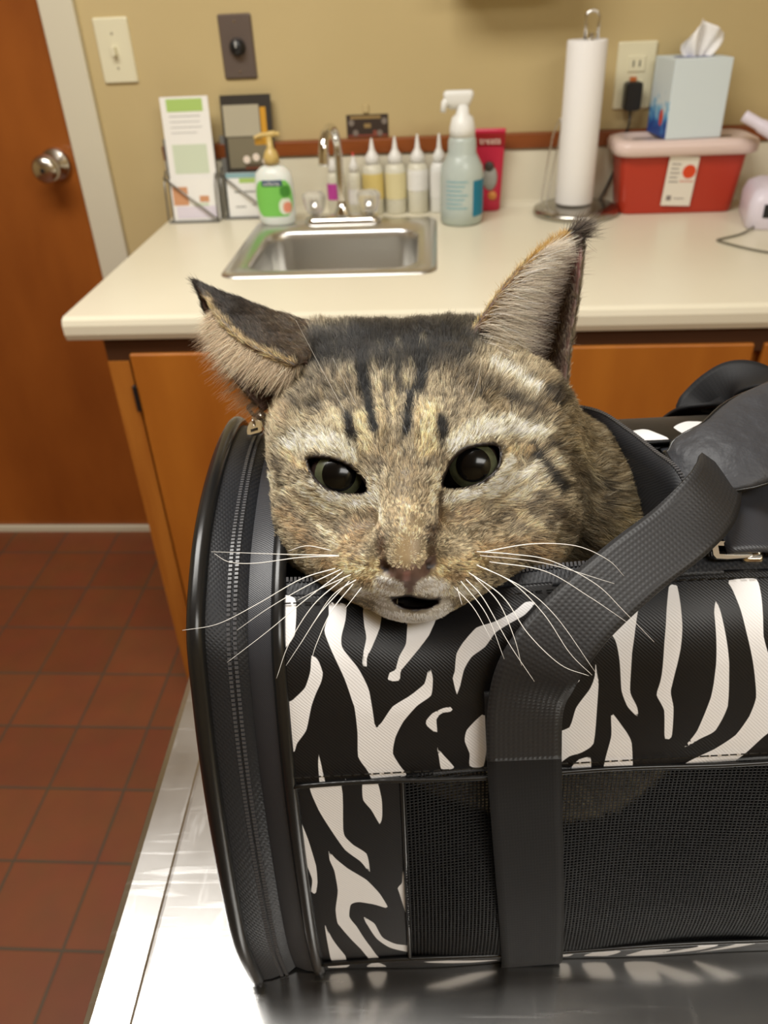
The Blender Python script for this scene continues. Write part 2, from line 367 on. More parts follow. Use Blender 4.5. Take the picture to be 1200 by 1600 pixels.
def pocket(x, y, label, w=.106):
    r = thing('leaflet_holder', label, 'leaflet holder', (x, y, CT + .0003), 0, 'grey leaflet holders on the worktop')
    T = Matrix.Rotation(math.radians(-8), 4, 'X')
    obj('back_plate', box(-w / 2, w / 2, .020, .0215, .002, .16, T), M['grey'], r)
    bm = bmesh.new(); bx(bm, -w / 2, w / 2, -.012, .03, 0, .002)
    obj('base_plate', bm, M['grey'], r)
    hw = w / 2
    for pts in ([(-hw, -.012, .003), (-hw, -.009, .075), (-hw, .010, .100)], [(hw, -.012, .003), (hw, -.009, .075), (hw, .010, .100)], [(-hw, -.011, .088), (hw, -.013, .004)]):
        obj('wire_bar', tb([T @ Vector(p) for p in pts], .0019, n=8), M['wire'], r, smooth=True)
    return r
pocket(-.512, 1.718, 'left grey wire leaflet holder, beside the worktop corner')
pocket(-.398, 1.738, 'right grey leaflet holder, partly behind the soap bottle')
l1 = leaf('leaflet', 'tall white and green leaflet in the left holder', None, -.506, 1.722, CT + .0035, .098, .232,
     [('green_band', 'leaf_green', -.037, .037, .205, .228), ('pale_panel', 'leaf_pale', -.036, .036, .090, .145), ('text_line', 'leaf_text', -.034, .030, .196, .1975),
      ('text_line', 'leaf_text', -.034, .028, .186, .1872), ('text_line', 'leaf_text', -.034, .031, .176, .1772), ('text_line', 'leaf_text', -.034, .020, .166, .1672)])
l2 = leaf('leaflet', 'short leaflet with orange and lilac picture in front pocket of the left holder', None, -.508, 1.716, CT + .0035, .094, .082,
     [('orange_print', 'leaf_orange', -.044, -.012, .03, .066), ('lilac_print', 'leaf_lilac', -.040, .045, .004, .028), ('pale_print', 'leaf_pale', 0, .03, .028, .034), ('orange_print', 'leaf_orange', .012, .032, .036, .048)], base='leaf_white')
l3 = leaf('magazine', 'dark brochure with a furry animal photo, back of the right holder', None, -.388, 1.752, CT + .0035, .104, .228,
     [('pale_print', 'mag_fur', -.048, .026, .152, .210), ('grey_print', 'mag_fur2', -.044, .042, .092, .150), ('gold_print', 'mag_gold', .028, .040, .135, .205), ('gold_print', 'mag_gold', .012, .030, .135, .148)], base='mag_dark')
l3['category'] = 'brochure'
for px, pz in ((-.008, .108), (.012, .112), (.032, .104)):
    obj('cream_print', lat([(0, 0), (.0075, 0), (.0075, .0005), (0, .0005)], n=14, M=Matrix.Translation((px, 0, pz)) @ Matrix.Rotation(PI / 2, 4, 'X')), M['mag_cream'], l3)
obj('red_print', box(-.012, .044, -.0004, -.00003, .090, .101), M['mag_red'], l3)
l4 = leaf('leaflet', 'short white leaflet with green tab in front of the dark brochure', None, -.392, 1.737, CT + .0035, .098, .086,
     [('blue_band', 'leaf_blue', -.049, .049, .076, .0855), ('green_tab', 'leaf_green', -.022, .020, .066, .0755), ('text_line', 'leaf_text', -.034, .012, .047, .051), ('text_line', 'leaf_text', -.034, -.012, .018, .021), ('text_line', 'leaf_text', .002, .020, .022, .025)])

# ------------------------------------------------------------------ bottles
M['soapbody'] = mat('milky_soap_bottle', srgb(228, 233, 226), .3, sss=.2)
M['pumpy'] = mat('translucent_yellow_plastic', srgb(226, 196, 120), .3, trans=.2)
flat('label_green', 125, 200, 90); flat('label_navy', 45, 70, 100); flat('label_leaf', 70, 140, 50); flat('label_pink', 232, 150, 120); flat('label_cream', 230, 235, 215)
sp = thing('soap_bottle', 'white hand soap pump bottle with green label beside the sink', 'soap bottle', (-.325, 1.668, CT + .0046), 0)
prof = [(0, .0), (.030, 0), (.036, .004), (.0385, .02), (.0395, .05), (.0385, .08), (.035, .098), (.024, .108), (.013, .112), (.013, .116), (0, .116)]
obj('bottle_body', lat(prof, n=48, sx=1, sy=.62), M['soapbody'], sp, smooth=True)
def shell(prof, a0, a1, z0, z1, sx, sy, off, n=20, rnd=0, k=12):
    bm = bmesh.new(); zs = np.linspace(z0, z1, k); rs = np.interp(zs, [q[1] for q in prof if q[0] > 0], [q[0] for q in prof if q[0] > 0]) + off
    g = []
    for z, r in zip(zs, rs):
        fz = (z - z0) / (z1 - z0); e = 1 - rnd * (abs(2 * fz - 1) ** 3)
        am, ah = (a0 + a1) / 2, (a1 - a0) / 2 * e
        g.append([bm.verts.new((r * sx * math.cos(math.radians(am + ah * (2 * i / n - 1))), r * sy * math.sin(math.radians(am + ah * (2 * i / n - 1))), z)) for i in range(n + 1)])
    for a, b in zip(g, g[1:]):
        for i in range(n): bm.faces.new((a[i], a[i + 1], b[i + 1], b[i]))
    return bm
obj('label', shell(prof, 205, 335, .018, .086, 1, .62, .0006, rnd=.35), M['label_green'], sp, smooth=True)
obj('label_band', shell(prof, 238, 300, .076, .087, 1, .62, .0011), M['label_navy'], sp, smooth=True)
obj('label_leaf_print', shell(prof, 290, 325, .055, .076, 1, .62, .0011, rnd=.5), M['label_leaf'], sp, smooth=True)
obj('label_fruit_print', shell(prof, 284, 326, .022, .052, 1, .62, .0012, rnd=.5), M['label_cream'], sp, smooth=True)
obj('label_fruit_print', shell(prof, 296, 325, .025, .045, 1, .62, .0016, rnd=.5), M['label_pink'], sp, smooth=True)
text('lettering', 'softsoap', .0095, M['white'], sp, front(-.0005, -.0262, .0815))
obj('pump_collar', lat([(0, .115), (.0155, .115), (.0150, .128), (.011, .137), (.006, .143), (.005, .163), (0, .163)], n=24), M['pumpy'], sp, smooth=True)
bm = bmesh.new(); tube(bm, spline([(-.028, -.008, .162), (-.016, -.004, .166), (0, 0, .1665), (.010, .002, .167), (.020, .003, .166)], 5), [.003] * 5 + [.0042] * 5 + [.0058] * 6 + [.004] * 5, n=12)
obj('pump_nozzle', bm, M['pumpy'], sp, smooth=True)
# foam pump
M['clearpl'] = mat('frosted_clear_plastic', srgb(214, 226, 220), .25, trans=.35, sss=0)
M['liquid'] = mat('yellowish_soap', srgb(205, 212, 160), .25)
flat('teal_label', 20, 120, 150); flat('print_blue', 120, 170, 180)
fp = thing('foam_soap_bottle', 'clear foam soap pump bottle with teal label and white pump', 'soap bottle', (.048, 1.655, CT + .0003), 0)
fpr = [(0, 0), (.036, 0), (.041, .004), (.042, .03), (.042, .085), (.040, .105), (.031, .122), (.027, .130), (.027, .150), (.024, .157), (.021, .159), (0, .159)]
obj('bottle_body', lat([(q[0] * 1.0, q[1]) for q in fpr], n=48), M['clearpl'], fp, smooth=True)
obj('liquid', lat([(0, .002), (.035, .002), (.0405, .006), (.0415, .03), (.0415, .028), (.0415, .030), (0, .03)], n=48), M['liquid'], fp, smooth=True)
obj('label', shell(fpr, 300, 352, .018, .084, 1, 1, .0006), M['teal_label'], fp, smooth=True)
bm = bmesh.new()
for q in range(7):
    z0 = .082 - q * .008
    g = shell(fpr, 225, 285 - (q % 3) * 8, z0, z0 + .0022, 1, 1, .0005, k=2); me = bpy.data.meshes.new('t'); g.to_mesh(me); bm.from_mesh(me); g.free()
obj('print_lines', bm, M['print_blue'], fp, smooth=True)
obj('pump_collar', lat([(0, .157), (.024, .157), (.0245, .172), (.020, .190), (.0125, .196), (.0105, .212), (0, .212)], n=32), M['white'], fp, smooth=True)
bm = bmesh.new(); loft(bm, [[(x, y, z) for x, y in rrect(-.036 - d, .020 + d, -.011 - d * .4, .011 + d * .4, .008)] for d, z in ((-.010, .205), (-.003, .218), (0, .226), (0, .232), (-.004, .2355))])
obj('pump_head', bm, M['white'], fp, smooth=True, bevel=0)
obj('pump_spout', tb([(-.026, 0, .224), (-.034, -.004, .215), (-.037, -.006, .200)], [.007, .0065, .005], n=14), M['white'], fp, smooth=True)
# squeeze bottles
M['bottle'] = mat('translucent_bottle', srgb(238, 234, 214), .3, trans=.2)
M['nozzle'] = mat('natural_nozzle_plastic', srgb(228, 226, 220), .35)
flat('amber_label', 222, 200, 124); flat('pale_yellow_label', 220, 208, 160); flat('white_label', 232, 230, 224); flat('magenta_label', 196, 70, 160)
def squeeze(x, y, label, r=.022, h=.10, lab='amber_label', m='bottle', nz='nozzle', tip=.145, zr=(.030, .080)):
    t = thing('squeeze_bottle', label, 'bottle', (x, y, CT + .0003), 0, 'small bottles along the splashback')
    pr = [(0, 0), (r * .9, 0), (r, .003), (r, h * .78), (r * .92, h * .9), (r * .55, h), (0, h)]
    obj('bottle_body', lat(pr, n=32), M[m], t, smooth=True)
    obj('label', shell(pr, 190, 350, zr[0], zr[1], 1, 1, .0005), M[lab], t, smooth=True)
    obj('nozzle', lat([(0, h - .004), (r * .68, h - .004), (r * .68, h + .010), (r * .45, h + .017), (r * .26, h + .024), (.0022, tip - .002), (.0012, tip), (0, tip)], n=24), M[nz], t, smooth=True)
    return t
squeeze(-.133, 1.752, 'squeeze bottle with bright amber label, left of the amber pair', lab='amber_label')
squeeze(-.086, 1.752, 'squeeze bottle with pale yellow label, between amber and white labelled ones', lab='pale_yellow_label', tip=.147)
squeeze(-.040, 1.752, 'squeeze bottle with white label and clear tip, right of the yellow ones', lab='white_label', tip=.150, zr=(.045, .085))
squeeze(.004, 1.750, 'slim opaque white bottle with white tip next to foam soap', r=.0185, lab='white_label', m='white', nz='white', tip=.150)
t = squeeze(-.216, 1.755, 'small bottle with magenta label seen behind the tap spout', r=.014, h=.085, lab='magenta_label', tip=.100, zr=(.03, .062))
t = squeeze(-.172, 1.752, 'small clear bottle with thin red tip right of the tap neck', r=.014, h=.085, lab='white_label', tip=.118, zr=(.02, .05))
flat('red_tip', 190, 60, 50); obj('red_tip', lat([(0, .104), (.0032, .104), (.0026, .119), (0, .12)], n=12), M['red_tip'], t, smooth=True)
# treat pouch
flat('pouch_pink', 196, 40, 70, rough=.3); flat('pouch_red', 150, 30, 35, rough=.3)
pr_ = thing('treat_pouch', 'pink red pet treat pouch with an animal picture behind foam soap', 'pouch', (.103, 1.748, CT + .0003), math.radians(-6))
bm = bmesh.new(); L = []
for z, d, hw in ((0, .012, .026), (.004, .0165, .028), (.03, .016, .029), (.08, .011, .031), (.13, .004, .033), (.15, .0012, .034), (.156, .0010, .034)):
    L.append([(hw * math.cos(a) * (1 - .0 * abs(math.sin(a))), d * math.sin(a), z) for a in np.linspace(0, 2 * PI, 32, endpoint=False)])
loft(bm, L); obj('pouch_bag', bm, M['pouch_pink'], pr_, smooth=True)
obj('top_band', box(-.033, .034, -.0068, -.0048, .125, .148, Matrix.Identity(4)), M['pouch_red'], pr_)
text('lettering', 'treats', .018, M['mag_cream'], pr_, front(.004, -.0072, .134), .0003)
bm = bmesh.new(); lathe(bm, [(0, 0), (.020, 0), (.018, .0035), (0, .005)], n=28, sx=.75, sy=1.25, M=Matrix.Translation((.006, -.0135, .066)) @ Matrix.Rotation(PI / 2, 4, 'X'))
obj('animal_print', bm, M['leaf_text'], pr_, smooth=True)
flat('print_dark', 70, 60, 55); flat('print_orange', 215, 140, 70)
obj('animal_face_print', lat([(0, 0), (.010, 0), (.009, .002), (0, .003)], n=20, M=Matrix.Translation((.004, -.0165, .088)) @ Matrix.Rotation(PI / 2, 4, 'X')), M['print_dark'], pr_, smooth=True)
obj('biscuit_print', lat([(0, 0), (.009, 0), (.008, .002), (0, .003)], n=20, M=Matrix.Translation((.012, -.0158, .032)) @ Matrix.Rotation(PI / 2, 4, 'X')), M['print_orange'], pr_, smooth=True)

# ------------------------------------------------------------------ paper towel holder and roll
TX, TY = .281, 1.700
th = thing('paper_towel_holder', 'dark chrome paper towel stand with round base and top loop', 'paper towel holder', (TX, TY, CT + .0003))
M['darkchrome'] = mat('dark_chrome', (.42, .40, .36, 1), .22, 1)
obj('stand_base', lat([(0, 0), (.083, 0), (.086, .004), (.085, .011), (.078, .0145), (.050, .017), (.02, .021), (0, .021)], n=64), M['darkchrome'], th, smooth=True)
obj('post', lat([(0, .02), (.005, .02), (.005, .315), (0, .315)], n=16), M['chrome'], th, smooth=True)
lp = [(.010 * math.cos(a) * 1.25, 0, .337 + .0125 * math.sin(a)) for a in np.linspace(-.15 * PI, 1.15 * PI, 22)]
obj('top_loop', tb([(.0115, 0, .305)] + lp + [(-.0115, 0, .305)], .0028, n=10), M['chrome'], th, smooth=True)
obj('tension_arm', tb(spline([(-.060, .0, .018), (-.056, 0, .05), (-.044, 0, .14), (-.043, 0, .17), (-.047, 0, .172), (-.058, .0, .14), (-.068, 0, .05), (-.072, 0, .018)], 6), .0016, n=8), M['chrome'], th, smooth=True)
M['paper'] = mat('white_paper', srgb(240, 238, 236), .85, bump=(160, .25, .002))
rl = obj('paper_towel_roll', lat([(.017, .022), (.0355, .022), (.0365, .024), (.0365, .303), (.0355, .305), (.017, .305), (.0165, .3), (.0165, .03), (.017, .022)], n=64, cx=0, cy=0), M['paper'], None, smooth=True)
rl.location = (TX - .006, TY, CT); tag(rl, 'tall narrow roll of white paper towel on the upright stand', 'paper towel')

# ------------------------------------------------------------------ sharps container, tissue box
M['redbin'] = mat('red_sharps_plastic', srgb(176, 52, 30), .35)
M['redlid'] = mat('pinkish_clear_lid', srgb(222, 200, 192), .3)
sc = thing('sharps_container', 'red sharps container with pale pinkish lid at the back wall', 'sharps container', (.472, 1.722, CT + .0003), 0)
bm = bmesh.new()
loft(bm, [[(x, y, z) for x, y in rrect(-.105 - e, .110 + e, -.045 - e * .5, .045 + e * .5, .018)] for e, z in ((0, 0), (.002, .004), (.012, .106), (.013, .112))])
obj('bin', bm, M['redbin'], sc, smooth=False)
bm = bmesh.new()
loft(bm, [[(x, y, z) for x, y in rrect(-.120 - e, .130 + e, -.056 - e, .054 + e, .030)] for e, z in ((.004, .108), (.010, .112), (.011, .126), (.008, .133), (.0, .136), (-.012, .1365), (-.016, .133), (-.03, .132))])
obj('lid', bm, M['redlid'], sc, smooth=True)
for p_ in bpy.data.objects['bin'].data.polygons: p_.use_smooth = True
flat('sticker', 226, 220, 206); flat('sticker_orange', 212, 70, 28); flat('sticker_text', 130, 122, 118)
S = Matrix.Translation((-.001, -.0535, .062)) @ Matrix.Rotation(math.radians(2.5), 4, 'Y') @ Matrix.Rotation(math.radians(3), 4, 'X')
st = obj('sticker', box(-.028, .028, -.0012, .0006, -.046, .045, S), M['sticker'], sc)
obj('warning_disc', lat([(0, 0), (.0125, 0), (.0125, .0004), (0, .0004)], n=28, M=S @ Matrix.Translation((.0135, -.0013, .018)) @ Matrix.Rotation(PI / 2, 4, 'X')), M['sticker_orange'], st)
bm = bmesh.new()
for q in range(5): bx(bm, -.022, -.004 - .003 * (q % 2), -.0016, -.0011, .030 - q * .008, .032 - q * .008, S)
bx(bm, -.020, -.011, -.0016, -.0011, -.036, -.027, S); bx(bm, -.006, .014, -.0016, -.0011, -.033, -.0315, S)
bm.free()
for q in range(5): obj('sticker_print', box(-.022, -.004 - .003 * (q % 2), -.0016, -.0011, .030 - q * .008, .032 - q * .008, S), M['sticker_text'], st)
obj('sticker_mark', box(-.020, -.011, -.0016, -.0011, -.036, -.027, S), M['sticker_text'], st); obj('sticker_print', box(-.006, .014, -.0016, -.0011, -.033, -.0315, S), M['sticker_text'], st)
text('lettering', 'BIOHAZARD', .0045, M['sticker_orange'], st, S @ front(.0125, -.0014, .000))
M['tbox'] = mat('pale_blue_card', srgb(212, 224, 228), .6)
M['tissue'] = mat('tissue', srgb(245, 243, 240), .9, sss=0)
tbx = thing('tissue_box', 'pale blue cube tissue box standing on the sharps container lid', 'tissue box', (.478, 1.726, CT + .1372), math.radians(6))
obj('carton', box(-.053, .053, -.053, .053, 0, .132), M['tbox'], tbx, bevel=.0015)
def dyed():
    m = bpy.data.materials.new('blue_wave_print'); m.use_nodes = True; nt = m.node_tree; b = nt.nodes['Principled BSDF']; b.inputs['Roughness'].default_value = .55
    tc = nt.nodes.new('ShaderNodeTexCoord'); n = nt.nodes.new('ShaderNodeTexNoise'); n.inputs['Scale'].default_value = 55; n.inputs['Detail'].default_value = 3
    sp_ = nt.nodes.new('ShaderNodeSeparateXYZ'); ad = nt.nodes.new('ShaderNodeMath'); ad.operation = 'MULTIPLY_ADD'; ad.inputs[1].default_value = -11; ad.inputs[2].default_value = .62
    s2 = nt.nodes.new('ShaderNodeMath'); s2.operation = 'ADD'; cr = nt.nodes.new('ShaderNodeValToRGB')
    e = cr.color_ramp.elements; e[0].position = .45; e[0].color = srgb(212, 224, 228); e[1].position = .95; e[1].color = srgb(28, 70, 150); k = e.new(.62); k.color = srgb(120, 185, 220); k = e.new(.78); k.color = srgb(50, 120, 190)
    L = nt.links.new; L(tc.outputs['Object'], n.inputs['Vector']); L(tc.outputs['Object'], sp_.inputs[0]); L(sp_.outputs['Z'], ad.inputs[0]); L(ad.outputs[0], s2.inputs[0]); L(n.outputs['Fac'], s2.inputs[1]); L(s2.outputs[0], cr.inputs[0]); L(cr.outputs[0], b.inputs['Base Color'])
    return m
obj('printed_side', box(-.0536, -.0529, -.052, .052, .001, .131), dyed(), tbx)
obj('fish_print', lat([(0, 0), (.009, 0), (.009, .0004), (0, .0004)], n=24, sx=1, sy=1, M=Matrix.Translation((-.0537, -.018, .034)) @ Matrix.Rotation(-PI / 2, 4, 'Y') @ Matrix.Scale(1.6, 4, (1, 0, 0))), M['sticker_orange'], tbx)
flat('slot_film', 90, 100, 150)
obj('slot_film', lat([(0, .1321), (.026, .1321), (.026, .1324), (0, .1324)], n=32, sx=1.5, sy=.8), M['slot_film'], tbx)
bm = bmesh.new(); N1, N2 = 26, 20; g = []
for j in range(N2 + 1):
    v = j / N2; row = []
    for i in range(N1 + 1):
        u = i / N1 * 2 - 1
        wd = .020 + .018 * math.sin(v * PI * .62)
        x = u * wd * (1 - .25 * max(0, v - .7)) + .012 * v * v; topz = .066 + .010 * u - .030 * abs(u + .25)
        y = .010 * math.sin(u * 5 + v * 2) * (.4 + v) + .006 * math.cos(u * 9)
        row.append(bm.verts.new((x + .004, y, .128 + v * max(.02, topz))))
    g.append(row)
for a, b in zip(g, g[1:]):
    for i in range(N1): bm.faces.new((a[i], a[i + 1], b[i + 1], b[i]))
ts = obj('tissue', bm, M['tissue'], None, smooth=True); ts.location = tbx.location; ts.rotation_euler = tbx.rotation_euler
tag(ts, 'crumpled white tissue sticking up out of the blue box', 'tissue')
md = ts.modifiers.new('s', 'SOLIDIFY'); md.thickness = .0008

# ------------------------------------------------------------------ lavender device with cable at the right edge
M['device'] = mat('pale_lavender_plastic', srgb(222, 214, 226), .35)
dv = thing('desk_device', 'pale lavender countertop device with raised arm at the right frame edge', 'device', (.635, 1.600, CT + .0003), math.radians(-12))
bm = bmesh.new()
loft(bm, [[(x * (1 - .0), y, z) for x, y in rrect(-.055 + e, .10 - e, -.075 + e, .075 - e, .02)] for e, z in ((.003, 0), (0, .004), (0, .045), (.006, .062), (.018, .070))])
obj('device_body', bm, M['device'], dv, smooth=True)
obj('dark_display', box(-.03, .05, -.0765, -.0735, .022, .046), M['black'], dv, bevel=.002)
obj('upright', tb([(.03, .03, .06), (.02, .035, .10), (.005, .04, .125)], [.024, .02, .016], n=16), M['device'], dv, smooth=True)
obj('raised_arm', tb(spline([(-.082, .02, .178), (-.05, .01, .162), (.0, 0, .135), (.07, -.01, .095)], 6), [.010] * 6 + [.012] * 6 + [.013] * 7, n=16), M['device'], dv, smooth=True)
obj('cable', tb(spline([(-.04, -.072, .006), (-.065, -.11, .0022), (-.10, -.145, .0022), (-.108, -.155, .0022), (-.098, -.170, .0022), (-.06, -.205, .0022), (-.02, -.225, .0022), (.05, -.22, .0022)], 8), .0019, n=8), mat('grey_cable', srgb(110, 105, 90), .5), dv, smooth=True)
# ------------------------------------------------------------------ steel examination table
TZ = .855
def steel_top():
    m = bpy.data.materials.new('scratched_steel'); m.use_nodes = True; nt = m.node_tree; b = nt.nodes['Principled BSDF']
    b.inputs['Base Color'].default_value = (.60, .595, .585, 1); b.inputs['Metallic'].default_value = 1; b.inputs['Roughness'].default_value = .3
    tc = nt.nodes.new('ShaderNodeTexCoord'); L = nt.links.new; prev = None
    for sc, rot in (((9, 150, 1), .62), ((14, 120, 1), -.28), ((90, 16, 1), .2)):
        mp = nt.nodes.new('ShaderNodeMapping'); mp.inputs['Scale'].default_value = sc; mp.inputs['Rotation'].default_value = (0, 0, rot)
        n = nt.nodes.new('ShaderNodeTexNoise'); n.inputs['Scale'].default_value = 1.5; n.inputs['Detail'].default_value = 3
        r = nt.nodes.new('ShaderNodeMapRange'); r.inputs[1].default_value = .60; r.inputs[2].default_value = .72
        L(tc.outputs['Object'], mp.inputs[0]); L(mp.outputs[0], n.inputs['Vector']); L(n.outputs['Fac'], r.inputs[0])
        if prev:
            a = nt.nodes.new('ShaderNodeMath'); a.operation = 'ADD'; L(prev, a.inputs[0]); L(r.outputs[0], a.inputs[1]); prev = a.outputs[0]
        else: prev = r.outputs[0]
    bu = nt.nodes.new('ShaderNodeBump'); bu.inputs['Strength'].default_value = .035; bu.inputs['Distance'].default_value = .0004
    L(prev, bu.inputs['Height']); L(bu.outputs[0], b.inputs['Normal'])
    n = nt.nodes.new('ShaderNodeTexNoise'); n.inputs['Scale'].default_value = 18; n.inputs['Detail'].default_value = 5; L(tc.outputs['Object'], n.inputs['Vector'])
    r = nt.nodes.new('ShaderNodeMapRange'); r.inputs[3].default_value = .17; r.inputs[4].default_value = .30; L(n.outputs['Fac'], r.inputs[0])
    a = nt.nodes.new('ShaderNodeMath'); a.operation = 'MULTIPLY_ADD'; a.inputs[1].default_value = .035; L(prev, a.inputs[0]); L(r.outputs[0], a.inputs[2]); L(a.outputs[0], b.inputs['Roughness'])
    return m
M['steeltop'] = steel_top()
tbl = thing('examination_table', 'scratched stainless steel examination table under the zebra carrier', 'table', (-.1800, .300, 0), math.radians(2))
bm = bmesh.new(); W_, Y0, Y1 = 1.15, -.42, .155
L = []
for d, z in ((.004, -.032), (.0, -.028), (0, -.006), (.0022, -.0015), (.006, 0), (.0255, 0), (.0270, .0006), (.0285, .0008)):
    L.append([(x, y, TZ + z) for x, y in rrect(d, W_ - d, Y0 + d, Y1 - d, max(.022 - d, .004), 6)])
loft(bm, L, cap0=True, cap1=True); obj('tabletop', bm, M['steeltop'], tbl)
bm = bmesh.new(); bx(bm, W_ / 2 - .06, W_ / 2 + .06, -.2, -.06, .10, TZ - .033); obj('pedestal', bm, M['steel'], tbl, bevel=.006)
obj('base', box(W_ / 2 - .33, W_ / 2 + .33, -.36, .10, 0, .10), M['steel'], tbl, bevel=.012)

# ------------------------------------------------------------------ soft pet carrier
PHI = math.radians(5)
car = thing('pet_carrier', 'black and white zebra print soft pet carrier, open on top', 'pet carrier', (-.058, .195, TZ + .0009), PHI)
LEN = .42
PROF = np.array([(.006, 0), (.001, .02), (-.001, .053), (.002, .1), (.0085, .144), (.0197, .18), (.033, .203), (.06, .218), (.10, .225), (.14, .226), (.175, .215), (.20, .19), (.216, .15), (.222, .1), (.224, .05), (.219, .0)])
PW = np.concatenate([[0], np.cumsum(np.hypot(*np.diff(PROF, axis=0).T))])
_f = spline(PROF, 10); _fw = np.interp(np.arange(len(_f)) / 10, np.arange(len(PROF)), PW)
def surf(s, w, off=0.):
    """carrier skin: s along the carrier, w along its arched cross section, off outwards (metres, local)"""
    s = np.asarray(s, float); w = np.asarray(w, float)
    b = np.interp(w, _fw, _f[:, 0]); z = np.interp(w, _fw, _f[:, 1])
    b2 = np.interp(w + .002, _fw, _f[:, 0]) - np.interp(w - .002, _fw, _f[:, 0]); z2 = np.interp(w + .002, _fw, _f[:, 1]) - np.interp(w - .002, _fw, _f[:, 1])
    l = np.hypot(b2, z2) + 1e-9
    return np.stack([s + 0 * w, b - off * z2 / l, z + off * b2 / l], -1)
def sheet(name, mats, s0, s1, w0, w1, off, parent, ds=.002, th=.0012, polys=None, rip=0, fn=None, seed=0):
    ns = max(2, int((s1 - s0) / ds)); nw = max(2, int((w1 - w0) / ds))
    S_, W2 = np.meshgrid(np.linspace(s0, s1, ns + 1), np.linspace(w0, w1, nw + 1), indexing='ij')
    o = np.full_like(S_, off)
    if rip:
        rg = np.random.default_rng(seed)
        for q in range(14):
            kx, ky, ph = rg.uniform(-60, 60), rg.uniform(-45, 45), rg.uniform(0, 6)
            o += rip / 5 * np.sin(kx * S_ + ky * W2 + ph)
    if fn is not None: o = o + fn(S_, W2)
    P_ = surf(S_, W2, o).reshape(-1, 3)
    idx = np.arange((ns + 1) * (nw + 1)).reshape(ns + 1, nw + 1)
    F = np.stack([idx[:-1, :-1], idx[:-1, 1:], idx[1:, 1:], idx[1:, :-1]], -1).reshape(-1, 4)
    me = bpy.data.meshes.new(name); me.from_pydata(P_.tolist(), [], F[:, ::-1].tolist())
    me.polygons.foreach_set('use_smooth', [True] * len(me.polygons))
    uv = me.uv_layers.new(name='uv'); li = np.zeros(len(me.loops), int); me.loops.foreach_get('vertex_index', li)
    uvv = np.stack([S_.ravel()[li], W2.ravel()[li]], -1); uv.data.foreach_set('uv', uvv.ravel().astype(np.float32))
    if polys is not None:
        D = sdist(np.stack([S_.ravel(), W2.ravel()], -1) * 1000, polys)
        a = me.attributes.new('stripe', 'FLOAT', 'POINT'); a.data.foreach_set('value', D.astype(np.float32))
    for m in (mats if isinstance(mats, (list, tuple)) else [mats]): me.materials.append(m)
    o_ = link(bpy.data.objects.new(name, me), parent)
    if th:
        md = o_.modifiers.new('s', 'SOLIDIFY'); md.thickness = th; md.offset = -1
    return o_
def closed(poly, n=4):
    P_ = np.array(poly, float); m = len(P_); out = []
    for i in range(m):
        a, b, c, d = P_[i - 1], P_[i], P_[(i + 1) % m], P_[(i + 2) % m]
        for k in range(n):
            t = k / n; cat_ = .5 * ((2 * b) + (-a + c) * t + (2 * a - 5 * b + 4 * c - d) * t * t + (-a + 3 * b - 3 * c + d) * t ** 3)
            out.append(.5 * cat_ + .5 * (b * (1 - t) + c * t))
    return np.array(out)
def sdist(P_, polys):
    best = np.full(len(P_), 1e9); ins = np.zeros(len(P_), bool)
    for poly in polys:
        q = closed(poly); a = q; b = np.roll(q, -1, 0)
        lo = q.min(0) - 6; hi = q.max(0) + 6
        sel = np.where((P_ > lo).all(1) & (P_ < hi).all(1))[0]
        if len(sel) == 0: continue
        X = P_[sel][:, None, :]; ab = (b - a)[None]; t = np.clip(((X - a[None]) * ab).sum(-1) / ((ab ** 2).sum(-1) + 1e-9), 0, 1)
        d = np.sqrt((((X - a[None]) - t[..., None] * ab) ** 2).sum(-1)).min(1)
        best[sel] = np.minimum(best[sel], d)
        y = X[..., 1]; cr = ((a[None, :, 1] > y) != (b[None, :, 1] > y)); xi = a[None, :, 0] + (y - a[None, :, 1]) / (ab[..., 1] + 1e-12) * ab[..., 0]
        ins[sel] |= ((cr & (X[..., 0] < xi)).sum(1) % 2 == 1)
    best = np.minimum(best, 6)
    return np.where(ins, best, -best)
